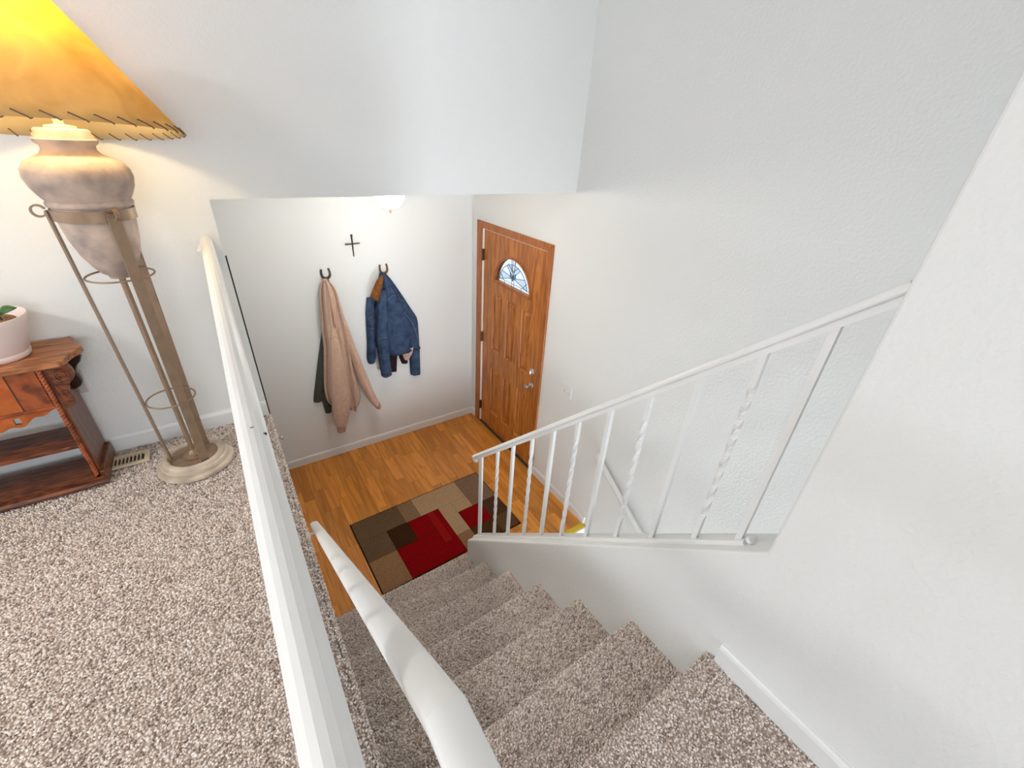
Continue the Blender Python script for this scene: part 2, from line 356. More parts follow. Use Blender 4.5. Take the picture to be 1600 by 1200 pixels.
# ---------------------------------------------------------------- carpet pile
def tufts(name, P, N, h, r, label):
    """P: points, N: normals (n,3): four sided leaning tufts as one pile"""
    n = len(P); t1 = np.cross(N, rng.normal(size=(n, 3))); t1 /= np.linalg.norm(t1, axis=1)[:, None]; t2 = np.cross(N, t1)
    hh = h*rng.uniform(0.7, 1.25, n)[:, None]; rr = r*rng.uniform(0.75, 1.25, n)[:, None]
    lean = rng.normal(scale=0.45, size=(n, 2))*h
    tip = P + N*hh + t1*lean[:, :1] + t2*lean[:, 1:]
    base = [P - N*0.001 + (t1*math.cos(a) + t2*math.sin(a))*rr for a in (0, 2.094, 4.189)]
    mid = [P + N*hh*0.7 + (t1*math.cos(a+0.5) + t2*math.sin(a+0.5))*rr*0.95 + (t1*lean[:, :1] + t2*lean[:, 1:])*0.6 for a in (0, 2.094, 4.189)]
    V = np.stack(base + mid + [tip], 1).reshape(-1, 3)
    F = []
    for k in range(3):
        j = (k+1) % 3
        F += [(k, j, 3+j), (k, 3+j, 3+k), (3+k, 3+j, 6)]
    F = (np.array(F)[None] + (np.arange(n)*7)[:, None, None]).reshape(-1, 3)
    me = bpy.data.meshes.new(name); me.vertices.add(len(V)); me.vertices.foreach_set('co', V.astype(np.float32).ravel())
    me.loops.add(F.size); me.loops.foreach_set('vertex_index', F.astype(np.int32).ravel())
    me.polygons.add(len(F)); me.polygons.foreach_set('loop_start', np.arange(0, F.size, 3, dtype=np.int32))
    me.update(calc_edges=True); me.validate()
    me.materials.append(MATS['carpet_pile']); o = bpy.data.objects.new(name, me); COL.objects.link(o)
    return tag(o, label, 'carpet', kind='stuff')
def grid_pts(x0, x1, y0, y1, d):
    xs = np.arange(x0, x1, d); ys = np.arange(y0, y1, d); X, Y = np.meshgrid(xs, ys)
    return np.stack([X.ravel(), Y.ravel()], 1) + rng.uniform(-0.45, 0.45, (X.size, 2))*d
D = 0.0072
a = grid_pts(-1.5, XL-0.006, 0.0, YW-0.004, D)
a3 = np.concatenate([a, np.zeros((len(a), 1))-0.003], 1); n3 = np.tile([0, 0, 1.0], (len(a), 1))
# rounded roll of carpet over the floor edge
ys = np.arange(0.25, YW-0.004, D*0.8); rolls = []; rn = []
for ang in (70, 40, 10, -25):
    c = math.radians(ang); yy = ys + rng.uniform(-0.4, 0.4, len(ys))*D
    rolls.append(np.stack([np.full(len(ys), XL-0.006+0.008*math.cos(c)), yy, np.full(len(ys), -0.011+0.008*math.sin(c))], 1)); rn.append(np.tile([math.cos(c), 0, math.sin(c)], (len(ys), 1)))
b2 = grid_pts(XL, XS-0.004, -0.4, 0.19, D); b3 = np.concatenate([b2, np.zeros((len(b2), 1))-0.003], 1)
tufts('carpet_pile', np.concatenate([a3, b3] + rolls), np.concatenate([n3, np.tile([0, 0, 1.0], (len(b3), 1))] + rn), 0.0062, 0.0046, 'speckled beige cut pile carpet covering the upper floor')
PS, NS = [], []
for p, x0, x1 in pile_pts:
    q = np.array(p); seg = np.diff(q, axis=0); L = np.linalg.norm(seg, axis=1); cum = np.concatenate([[0], np.cumsum(L)]); T = cum[-1]
    ss = np.arange(0.002, T, D*0.92); xs = np.arange(x0, x1, D*0.92); S, X = np.meshgrid(ss, xs); S = S.ravel() + rng.uniform(-.45, .45, S.size)*D; X = np.clip(X.ravel() + rng.uniform(-.45, .45, X.size)*D, x0, x1)
    S = np.clip(S, 0, T-1e-5); k = np.clip(np.searchsorted(cum, S, side='right')-1, 0, len(L)-1); f = ((S-cum[k])/np.maximum(L[k], 1e-9))[:, None]
    yz = q[k]*(1-f) + q[k+1]*f; tn = seg[k]/np.maximum(L[k], 1e-9)[:, None]
    PS.append(np.concatenate([X[:, None], yz], 1)); NS.append(np.stack([np.zeros(len(X)), tn[:, 1], -tn[:, 0]], 1))
tufts('stair_carpet_pile', np.concatenate(PS), np.concatenate(NS), 0.0068, 0.0043, 'tan cut pile carpet wrapped over the stair treads')

# ---------------------------------------------------------------- entry floor planks
fl = MB().box(XL, XD, 1.74, YE, ZL-0.12, ZL-0.006).box(XS2, XD, 1.63, 1.74, ZL-0.12, ZL-0.006).build('floor_landing', 'vent_dark')
struct(fl, 'golden oak strip floor of the entry landing', 'floor')
PW = 0.083; x = XL + 0.002; row = 0
while x < XD - 0.002:
    x1 = min(x + PW, XD - 0.001); y = (1.632 if x > XS2 - 0.001 else 1.752); first = True
    while y < YE - 0.005:
        ln = random.uniform(0.24, 0.62) if not first else random.uniform(0.1, 0.55)
        first = False; y1 = min(y + ln, YE - 0.002)
        if YE - y1 < 0.12: y1 = YE - 0.002
        g = 0.0006
        MB().box(x+g, x1-g, y+g, y1-g, ZL-0.006, ZL+random.uniform(-0.0003, 0.0003)).build('plank', 'oak_floor', fl)
        y = y1
    x = x1; row += 1
st = struct(MB().sweep([(0, 0), (0.045, 0), (0.045, 0.004), (0.006, 0.006), (0, 0.003)], (XS2+0.002, 1.626, ZL), (XD-0.015, 1.626, ZL), (0, 1, 0), (0, 0, 1)).build('trim_1', 'brass_strip'), 'yellow metal nosing strip at the top of the lower stairs', 'trim')

# ---------------------------------------------------------------- rug
rug = thing('area_rug', 'patchwork rug of red, tan and brown blocks on the oak entry floor', 'rug', (0.95, 2.26, ZL))
ra = math.radians(1.6); RX, RY = 0.362, 2.617
def rp(x, y):   # pattern coordinates, x along the long side from the far left corner, y towards the stairs
    return (RX + x*math.cos(ra) + y*math.sin(ra), RY + x*math.sin(ra) - y*math.cos(ra))
def rugblock(nm, x0, x1, y0, y1, m, z1=0.009, g=0.0006):
    poly = [rp(x0+g, y0+g), rp(x1-g, y0+g), rp(x1-g, y1-g), rp(x0+g, y1-g)]
    return MB().prism(poly, 'z', ZL+0.0005, ZL+z1).build(nm, m, rug, bevel=0.0012)
rugblock('backing', 0, 1.172, 0, 0.722, 'rug_edge', 0.0075)
e = 0.008; X = [e, .222, .388, .512, .545, .61, .672, .795, .935, 1.0, 1.164]
for x0, x1, y0, y1, m in ((e, .385, e, .215, 'rug_taupe'), (e, .222, .215, .425, 'rug_taupe'), (.222, .397, .215, .425, 'rug_dark'),
        (.385, .515, e, .220, 'rug_mid'), (.515, .935, e, .220, 'rug_tan'), (.935, 1.164, e, .345, 'rug_mauve'),
        (.397, .560, .220, .425, 'rug_red'), (.560, .625, .220, .565, 'rug_red_light'), (.625, .668, .220, .565, 'rug_red'), (.222, .560, .425, .565, 'rug_red'), (.222, .668, .565, .714, 'rug_red'),
        (e, .222, .425, .714, 'rug_sand'), (.668, .790, .220, .550, 'rug_tan'), (.790, .935, .220, .345, 'rug_tan'),
        (.790, 1.0, .345, .550, 'rug_red'), (1.0, 1.164, .345, .550, 'rug_umber'), (1.0, 1.164, .550, .714, 'rug_brown'), (.790, 1.0, .550, .714, 'rug_olive'), (.668, .790, .550, .714, 'rug_clay')):
    rugblock('color_block', x0, x1, y0, y1, m)

# ---------------------------------------------------------------- railings
CAP = [(-0.017, 0.003), (-0.019, 0.006), (-0.019, 0.009), (-0.016, 0.012), (-0.014, 0.016), (-0.008, 0.0205), (0, 0.0215), (0.008, 0.0205), (0.014, 0.016), (0.016, 0.012), (0.019, 0.009), (0.019, 0.006), (0.017, 0.003)]
def square_bar(mb, A, B, s, twist=0.0, t0=0.15, t1=0.85, n=44):
    A = Vector(A); B = Vector(B); vs = []
    for i in range(n+1):
        t = i/n; p = A.lerp(B, t); u = min(max((t-t0)/(t1-t0), 0), 1); a = twist*u*2*math.pi
        for k in range(4):
            q = a + math.pi/4 + k*math.pi/2; vs.append((p.x + s*0.7071*math.cos(q), p.y + s*0.7071*math.sin(q), p.z))
    fs = [(0, 1, 2, 3), (4*n+3, 4*n+2, 4*n+1, 4*n)]
    for i in range(n):
        for k in range(4): fs.append((4*i+k, 4*i+4+k, 4*i+4+(k+1)%4, 4*i+(k+1)%4))
    return mb.add(vs, fs)
XR = 1.015
def rail_z(y): return -0.375 + (1.13+0.375)*(1.775-y)/(1.775-0.223)   # underside of channel is a little below
rl = thing('stair_railing', 'white wrought iron railing with twisted bars on the sloping knee wall', 'railing', (XR, 1.75, knee_z(1.75)))
A = Vector((XR, 1.762, rail_z(1.762)-0.0215)); B = Vector((XR, 0.206, rail_z(0.206)-0.0215)); d = (B-A).normalized(); up = Vector((1, 0, 0)).cross(d) * -1
if up.z < 0: up = -up
tr = MB().sweep(CAP, A, B, (1, 0, 0), up).build('top_rail', 'white_iron', rl, smooth=True, angle=50)
MB().sweep([(-0.009, -0.014), (-0.009, 0.003), (0.009, 0.003), (0.009, -0.014)], A + d*0.02, B, (1, 0, 0), up).build('channel', 'white_iron', rl)
cur = [A + d*0.01 + up*0.007, A - d*0.004 + up*0.006, A - d*0.012 - up*0.001, A - d*0.012 - up*0.012, A - d*0.004 - up*0.018, A + d*0.006 - up*0.016]
MB().tube(cur, [0.015, 0.015, 0.014, 0.013, 0.012, 0.010], 12).build('rail_end_curl', 'white_iron', tr, smooth=True)
Ak = Vector((XR, 1.735, knee_z(1.735))); Bk = Vector((XR, 0.27, knee_z(0.27))); dk = (Bk-Ak).normalized(); uk = Vector((1,0,0)).cross(dk)
if uk.z < 0: uk = -uk
MB().sweep([(-0.024, 0), (-0.024, 0.007), (-0.019, 0.011), (0.019, 0.011), (0.024, 0.007), (0.024, 0)], Ak, Bk, (1, 0, 0), uk).build('bottom_bar', 'white_iron', rl)
def chan_z(y): return (A + d*((y-A.y)/d.y)).z - 0.016*abs(d.y) - 0.001
YB = [1.690, 1.516, 1.376, 1.230, 1.093, 0.958, 0.815, 0.675, 0.5385, 0.4055, 0.295]
MB().box(XR-0.006, XR+0.006, YB[0]-0.017, YB[0]+0.017, knee_z(YB[0])+0.0, chan_z(YB[0])+0.012).build('newel_post', 'white_iron', rl, bevel=0.002)
for i, y in enumerate(YB[1:]):
    tw = i % 2 == 0
    square_bar(MB(), (XR, y, knee_z(y)+0.004), (XR, y, chan_z(y)+0.010), 0.0145 if tw else 0.0155, 2.0 if tw else 0.0, n=60 if tw else 1).build('twisted_baluster' if tw else 'baluster', 'white_iron', rl)
MB().tube([(XR-0.012, 0.268, knee_z(0.268)+0.012), (XR-0.012, 0.262, knee_z(0.262)+0.016)], 0.011, 10).build('mounting_lug', 'white_iron', rl, smooth=True)
MB().tube([(XR, 0.315, knee_z(0.315)+0.008), (XR, 0.315, knee_z(0.315)+0.017)], 0.007, 8).build('mounting_lug', 'white_iron', rl, smooth=True)

# guard rail along the floor edge
gr = thing('guard_railing', 'long white moulded guard rail along the carpet edge, fixed to the lamp wall', 'railing', (-0.021, 1.2, 0))
zt = CAM_H - 0.4195
GC = [(a*1.0, b*1.25) for a, b in CAP]
cap = MB().sweep([(-0.0215, -0.012), (-0.0215, 0.001), (-0.0185, 0.004), (-0.0165, 0.006), (-0.012, 0.0125), (-0.005, 0.0158), (0.003, 0.0160), (0.0105, 0.0130), (0.0155, 0.0065), (0.0175, 0.004), (0.0215, 0.001), (0.0215, -0.012)],
                 (-0.021, -0.9, zt-0.016), (-0.021, YW-0.001, zt-0.016), (1, 0, 0), (0, 0, 1)).build('top_rail', 'white_rail', gr)
MB().box(-0.030, -0.012, -0.9, YW-0.004, zt-0.048, zt-0.028).build('channel', 'white_iron', gr)
MB().lathe([(0.044, 0), (0.044, 0.004), (0.034, 0.009), (0, 0.009)], (-0.019, YW, zt-0.060), 6, rot=Matrix.Rotation(math.radians(90), 3, 'X')).build('wall_rosette', 'white_iron', gr)
MB().box(-0.034, -0.008, -0.9, YW-0.016, 0.03, 0.042).build('bottom_bar', 'white_iron', gr)
for y_c, x_c in ((0.675, -0.019), (0.663, -0.004)):
    MB().box(x_c-0.0024, x_c+0.0024, y_c-0.0011, y_c+0.0011, zt-0.012, zt+0.0004 if x_c < -0.01 else zt-0.0085).build('paint_chip', 'stem', gr)
yb = 2.08; i = 0
while yb > -0.8:
    square_bar(MB(), (-0.021, yb, 0.036), (-0.021, yb, zt-0.04), 0.0145, 4.0 if i % 2 else 0, n=50 if i % 2 else 1).build('twisted_baluster' if i % 2 else 'baluster', 'white_iron', gr, smooth=bool(i % 2), angle=60)
    yb -= 0.14; i += 1
for yy in (2.12, 0.9, -0.5): MB().box(-0.03, -0.012, yy-0.012, yy+0.012, -0.003, 0.036).build('foot', 'white_iron', gr)

# short handrail on the left of the stairs
HR = [(-0.0185, -0.018), (-0.0185, -0.006), (-0.0165, -0.002), (-0.010, 0.0015), (-0.002, 0.0025), (0.010, 0.0010), (0.0165, -0.002), (0.0185, -0.006), (0.0185, -0.018), (0.012, -0.024), (-0.012, -0.024)]
hr = thing('handrail', 'short white wooden handrail bracketed to the wall left of the stairs', 'handrail', (0.078, 1.70, CAM_H-1.671))
xh = 0.080; P0 = Vector((xh, 1.700, CAM_H-1.668)); P1 = Vector((0.0675, 0.163, CAM_H-0.409)); dd = (P1-P0).normalized(); uu = Vector((1,0,0)).cross(dd)
if uu.z < 0: uu = -uu
mbh = MB(); n = len(HR); rings = []
for c, u in ((P0, uu), (P1, (uu + Vector((0,0,1))).normalized()/ (uu + Vector((0,0,1))).normalized().dot(uu))): rings.append([c + Vector((1,0,0))*a_ + u*b_ for a_, b_ in HR])
P2 = Vector((0.0675, -0.7, P1.z)); rings.append([P2 + Vector((1,0,0))*a_ + Vector((0,0,1))*b_ for a_, b_ in HR])
mbh.add([p for r_ in rings[:2] for p in r_], [tuple(range(n)), tuple(n+k for k in range(n-1, -1, -1))] + [(k, n+k, n+(k+1)%n, (k+1)%n) for k in range(n)])
mbh.build('rail', 'white_rail', hr, smooth=True, angle=30)
MB().add([p for r_ in rings[1:] for p in r_], [tuple(range(n)), tuple(n+k for k in range(n-1, -1, -1))] + [(k, n+k, n+(k+1)%n, (k+1)%n) for k in range(n)]).build('level_rail', 'white_rail', hr, smooth=True, angle=30)
for yy in (1.64, -0.40):
    zz = (P0.z + (1.700-yy)*0.8185 if yy > 0.163 else P1.z) - 0.024
    bk = MB().tube([(xh, yy, zz+0.004), (xh, yy, zz-0.02), (xh-0.012, yy, zz-0.034), (XL+0.004, yy, zz-0.038)], 0.006, 8).build('bracket', 'white_iron', hr, smooth=True)
    MB().lathe([(0.022, 0), (0.022, 0.004), (0, 0.006)], (XL, yy, zz-0.038), 14, rot=Matrix.Rotation(math.radians(90), 3, 'Y')).build('bracket_plate', 'white_iron', bk)
# handrail of the lower flight, on the door wall
lh = thing('handrail', 'round white handrail on the door wall going down the lower stairs', 'handrail', (1.93, 1.60, -0.64))
q0 = Vector((1.935, 1.585, CAM_H-1.975)); q1 = Vector((1.935, -0.6, CAM_H-1.975-2.185*0.66))
MB().tube([q0 + Vector((0.055, 0.02, 0.004)), q0 + Vector((0.03, 0.018, 0.002)), q0 + Vector((0.008, 0.008, 0)), q0 + Vector((0, -0.012, -0.006)), q1], 0.021, 14).build('rail', 'white_rail', lh, smooth=True)
for t in (0.12, 0.6):
    c = q0.lerp(q1, t); MB().tube([c - Vector((0, 0, 0.018)), c + Vector((0.01, 0, -0.05)), c + Vector((0.064, 0, -0.055))], 0.006, 8).build('bracket', 'white_iron', lh, smooth=True)

# ---------------------------------------------------------------- front door
dr = thing('door_1', 'golden oak front door with half round leaded window and six raised panels', 'door', (XD, 2.905, ZL)); dr['kind'] = 'structure'
XF = 2.010   # slab face
ys_ = [2.448, 2.600, 2.746, 2.829, 2.976, 3.050, 3.200, 3.3715]; zs_ = [-1.408, -1.205, -0.673, -0.480, 0.092, 0.185, 0.485, 0.6185]
slab = MB()
pan = {(1,1),(3,1),(5,1),(1,3),(3,3),(5,3)}
for i in range(7):
    for j in range(7):
        if (i, j) in pan or (j == 5 and 1 <= i <= 5): continue
        slab.box(XF, XF+0.044, ys_[i], ys_[i+1], zs_[j], zs_[j+1])
sl = slab.build('slab', 'oak_door', dr)
def panel(y0, y1, z0, z1):
    m = MB(); vs = []; lv = [(0, 0.0), (0.005, 0.001), (0.011, 0.013), (0.018, 0.016), (0.044, 0.004), (0.047, 0.003)]
    for ins, dp in lv: vs += [(XF+dp, y0+ins, z0+ins), (XF+dp, y1-ins, z0+ins), (XF+dp, y1-ins, z1-ins), (XF+dp, y0+ins, z1-ins)]
    k = len(lv); fs = [(4*i+a_, 4*i+(a_+1)%4, 4*i+4+(a_+1)%4, 4*i+4+a_) for i in range(k-1) for a_ in range(4)] + [tuple(4*(k-1)+a_ for a_ in range(4))]
    vs += [(XF+0.044, y0, z0), (XF+0.044, y1, z0), (XF+0.044, y1, z1), (XF+0.044, y0, z1)]; b = 4*k
    fs += [(b+3, b+2, b+1, b)] + [(a_, b+a_, b+(a_+1)%4, (a_+1)%4) for a_ in range(4)]
    return m.add(vs, fs).build('panel', 'oak_door', dr)
for i in (1, 3, 5):
    for j in (1, 3): panel(ys_[i], ys_[i+1], zs_[j], zs_[j+1])
# half round light: surround, moulding, cames and glass pieces
yc, zb = 2.908, 0.213; RA, RB = 0.262, 0.242; y0, y1, z0, z1 = ys_[1], ys_[6], zs_[5], zs_[6]
arc = [(yc + RA*math.cos(math.pi*k/40), zb + RB*math.sin(math.pi*k/40)) for k in range(41)]
outl = []
for (ay, az) in arc:
    dy, dz = ay-yc, az-zb; s_ = min((y1-yc)/dy if dy > 1e-6 else 1e9, (y0-yc)/dy if dy < -1e-6 else 1e9, (z1-zb)/dz if dz > 1e-6 else 1e9); outl.append((yc+dy*s_, zb+dz*s_))
sm = MB(); n = 41
for xx in (XF, XF+0.044): sm.add([(xx, *p) for p in arc] + [(xx, *p) for p in outl], [(k, k+1, n+k+1, n+k) for k in range(n-1)])
sm.box(XF, XF+0.044, y0, y1, z0, zb); 
for cy_, cz_ in ((y0, z1), (y1, z1)):
    # square corner fill
    near = sorted(outl, key=lambda p: (p[0]-cy_)**2 + (p[1]-cz_)**2)[:2]
    sm.add([(XF, *near[0]), (XF, *near[1]), (XF, cy_, cz_)], [(0, 1, 2)])
sm.build('window_surround', 'oak_door', dr)
def arc_tube(R1, R2, x_, r): return [(x_, yc + R1*math.cos(math.pi*k/36), zb + R2*math.sin(math.pi*k/36)) for k in range(37)]
mo = MB().tube(arc_tube(RA+0.006, RB+0.006, XF, 0), 0.011, 10).tube([(XF, yc-RA-0.014, zb-0.006), (XF, yc+RA+0.014, zb-0.006)], 0.013, 10).build('window_moulding', 'oak_casing', dr, smooth=True)
xg = XF + 0.010
def ell(t, k): return (yc + RA*k*math.cos(t), zb + RB*k*math.sin(t))
hub = (yc, zb + 0.085)
def pane(poly, m, dx=0.0): return MB().prism(poly, 'x', xg+dx, xg+dx+0.003).build('glass_piece', m, dr)
def came(pts, dx=-0.001, r=0.0026): return MB().tube([(xg+dx, *p) for p in pts], r, 6).build('lead_came', 'came', dr)
zs = zb + 0.036
def band(t0, t1, k0, k1, n=8):
    return [ell(t0+(t1-t0)*i/n, k1) for i in range(n+1)] + [ell(t1+(t0-t1)*i/n, k0) for i in range(n+1)]
cuts = [0.16, 0.62, 1.08, 1.45, 1.69, 2.06, 2.52, 2.98]
for i in range(len(cuts)-1): pane(band(cuts[i], cuts[i+1], 0.80, 0.995), 'clear_glass')
for i in range(len(cuts)-1):
    t0, t1 = cuts[i], cuts[i+1]
    pane([hub] + [ell(t0+(t1-t0)*k/6, 0.80) for k in range(7)], 'ripple_glass' if i in (0, 2, 4, 6) else 'clear_glass')
hx = RA*0.985
strip = [yc-hx, yc-0.125, yc-0.016, yc+0.016, yc+0.125, yc+hx]
for i in range(5): pane([(strip[i], zb), (strip[i+1], zb), (strip[i+1], zs if 0 < i < 4 else zs-0.004), (strip[i], zs if 0 < i < 4 else zs-0.004)], 'clear_glass', 0.0)
pane([(yc-RA*.8, zs), hub, ell(cuts[-1], .80)][::1], 'clear_glass'); pane([(yc+RA*.8, zs), hub, ell(cuts[0], .80)], 'clear_glass')
pane([(yc-0.12, zs), (yc+0.12, zs), hub], 'clear_glass')
for s_ in (-1, 1): pane([(yc, zb+0.062), (yc+s_*0.042, zb+0.092), (yc+s_*0.042, zb+0.130), (yc, zb+0.096)], 'blue_glass', -0.004)
for i, t in enumerate(cuts): came([hub, ell(t, 0.80)] if i in (0, 7) else [hub, ell(t, 0.995 if i in (3, 4) else 0.80)])
came([ell(0.16 + (2.98-0.16)*k/30, 0.80) for k in range(31)]); came([(yc-hx, zs), (yc+hx, zs)], r=0.002)
for s_ in (-1, 1):
    came([(yc, zb+0.062), (yc+s_*0.042, zb+0.092), (yc+s_*0.042, zb+0.130), (yc, zb+0.096)], -0.005, 0.0022)
    came([(yc+s_*0.075, zb+0.19), (yc, zb+0.135)], -0.004); came([(yc+s_*0.125, zb), (yc+s_*0.125, zs)], r=0.002); came([(yc+s_*0.016, zb), (yc+s_*0.016, zs+0.03)], r=0.002)
    came([(yc+s_*0.135, zs), (yc+s_*0.20, zs+0.055)]); 
came([(yc, zb+0.062), (yc, zb+0.096)], -0.005, 0.0022)
for s_ in (-0.022, 0.0, 0.022): came([(yc+s_, zb+0.135), (yc+s_, zb+RB*0.985)], -0.003, 0.0018)
# jamb, casing, weatherstrip, threshold, hardware
cs = 0.058
def casing(poly): MB().prism(poly, 'x', XD-0.016, XD+0.001).build('casing', 'oak_casing', dr, bevel=0.004)
oy0, oy1, oz = 2.383, 3.462, 0.680; iy0, iy1, iz = 2.441, 3.376, 0.624
casing([(oy0, ZL), (iy0, ZL), (iy0, iz), (oy0, oz)]); casing([(iy1, ZL), (oy1, ZL), (oy1, oz), (iy1, iz)]); casing([(oy0, oz), (iy0, iz), (iy1, iz), (oy1, oz)])
MB().box(XD, XD+0.12, iy0-0.012, iy0, ZL, iz).box(XD, XD+0.12, iy1, iy1+0.012, ZL, iz).box(XD, XD+0.12, iy0, iy1, iz, iz+0.012).build('jamb', 'oak_casing', dr)
MB().box(XD-0.006, XD+0.012, iy1-0.0035, iy1, ZL+0.01, iz).box(XD-0.006, XD+0.012, iy0, iy1, iz-0.0045, iz).build('weatherstrip', 'white_trim', dr)
MB().box(XD-0.008, XD+0.11, iy0, iy1, ZL, ZL+0.017).build('threshold', 'vent_dark', dr)
for zc_ in (0.395, -0.405, -1.205): MB().box(XD-0.010, XD+0.008, iy1-0.016, iy1-0.002, zc_-0.05, zc_+0.05).tube([(XD-0.012, iy1-0.008, zc_-0.052), (XD-0.012, iy1-0.008, zc_+0.052)], 0.006, 8).build('hinge', 'hinge_metal', dr)
ry = Matrix.Rotation(math.radians(-90), 3, 'Y')
MB().lathe([(0.033, 0), (0.033, 0.006), (0.024, 0.011), (0.012, 0.013), (0.011, 0.032), (0.019, 0.038), (0.027, 0.050), (0.026, 0.060), (0.016, 0.068), (0, 0.069)], (XF, 2.522, -0.545), 20, rot=ry).build('door_knob', 'chrome', dr, smooth=True)
db = MB().lathe([(0.030, 0), (0.030, 0.010), (0.026, 0.016), (0, 0.017)], (XF, 2.519, -0.402), 20, rot=ry).build('deadbolt', 'chrome', dr, smooth=True)
MB().box(XF-0.034, XF-0.016, 2.514, 2.524, -0.418, -0.386).build('thumb_turn', 'chrome', db, bevel=0.002)

# closet door seen edge-on at the left of the entry
cdoor = thing('door_2', 'white closet door on the left of the entry, only a thin dark strip and its knob showing', 'door', (XL, 2.9, ZL)); cdoor['kind'] = 'structure'
MB().box(XL+0.002, XL+0.008, 2.885, 3.50, ZL+0.01, 0.655).build('slab', 'white_trim', cdoor)
MB().box(XL+0.002, XL+0.0165, 2.872, 2.884, ZL+0.01, 0.667).build('edge_strip', 'matte_black', cdoor)  # thin dark strip along the near side of the closet door
MB().lathe([(0.026, 0), (0.026, 0.005), (0.011, 0.009), (0.010, 0.018), (0.022, 0.026), (0.026, 0.036), (0.020, 0.046), (0, 0.050)], (XL+0.008, 3.02, -0.70), 20, rot=Matrix.Rotation(math.radians(90), 3, 'Y')).build('door_knob', 'chrome', cdoor, smooth=True)

# ---------------------------------------------------------------- switch plate by the door
sw = thing('light_switch', 'white double switch plate on the wall right of the front door', 'switch', (XD, 2.066, -0.41))
MB().box(XD-0.006, XD, 2.008, 2.124, -0.410, -0.295).build('plate', 'wall', sw, bevel=0.003)
for yy in (2.043, 2.089):
    MB().box(XD-0.0075, XD-0.005, yy-0.006, yy+0.006, -0.365, -0.340).build('toggle_slot', 'grey_plastic', sw)
    MB().add([(XD-0.006, yy-0.004, -0.356), (XD-0.006, yy+0.004, -0.356), (XD-0.006, yy+0.004, -0.346), (XD-0.006, yy-0.004, -0.346), (XD-0.018, yy-0.003, -0.345), (XD-0.018, yy+0.003, -0.345), (XD-0.018, yy+0.003, -0.339), (XD-0.018, yy-0.003, -0.339)], [(0,3,2,1),(4,5,6,7),(0,1,5,4),(1,2,6,5),(2,3,7,6),(3,0,4,7)]).build('toggle', 'white_plastic', sw)
# wall plate beside the table
op = thing('wall_plate', 'small white ribbed wall plate low on the lamp wall behind the table', 'wall plate', (-0.60, YW, 0.309))
MB().box(-0.638, -0.566, YW-0.006, YW, 0.305, 0.418).build('plate', 'white_plastic', op, bevel=0.003)
for k in range(12): MB().box(-0.630, -0.577, YW-0.0085, YW-0.005, 0.315+k*0.0078, 0.3185+k*0.0078).build('rib', 'grey_plastic', op)

# ---------------------------------------------------------------- landing ceiling light
GX, GY = 0.926, 2.65
gl = thing('ceiling_light', 'lit frosted glass bowl light with brass finial under the entry ceiling', 'ceiling light', (GX, GY, ZH))
MB().lathe([(0.094, 0), (0.094, -0.010), (0.080, -0.016), (0, -0.016)], (GX, GY, ZH), 28).build('ceiling_plate', 'brass_strip', gl, smooth=True)
MB().lathe([(0.090, -0.015), (0.091, -0.026), (0.088, -0.050), (0.078, -0.079), (0.060, -0.103), (0.038, -0.118), (0.015, -0.1235), (0, -0.124)], (GX, GY, ZH), 32).build('glass_bowl', 'globe_glass', gl, smooth=True)
MB().lathe([(0.014, -0.121), (0.014, -0.126), (0.006, -0.129), (0.007, -0.136), (0.004, -0.144), (0, -0.148)], (GX, GY, ZH), 12).build('finial', 'rust_orange', gl, smooth=True)
def added_flush_light(c, r, m, label):
    t = thing('ceiling_light', label, 'ceiling light', (c[0], c[1], ZC))  # unseen fixture, added to brighten the carpet and walls
    MB().lathe([(r+0.02, 0), (r+0.02, -0.014), (r, -0.020), (0, -0.020)], (c[0], c[1], ZC), 32).build('ceiling_plate', 'white_trim', t, smooth=True)
    MB().lathe([(r, -0.021), (r*0.97, -0.032), (r*0.8, -0.046), (r*0.5, -0.056), (0, -0.060)], (c[0], c[1], ZC), 32).build('glass_dish', m, t, smooth=True)
added_flush_light((-2.4, 0.6), 0.30, 'added_dish_glass', 'added round frosted ceiling light over the carpeted room')

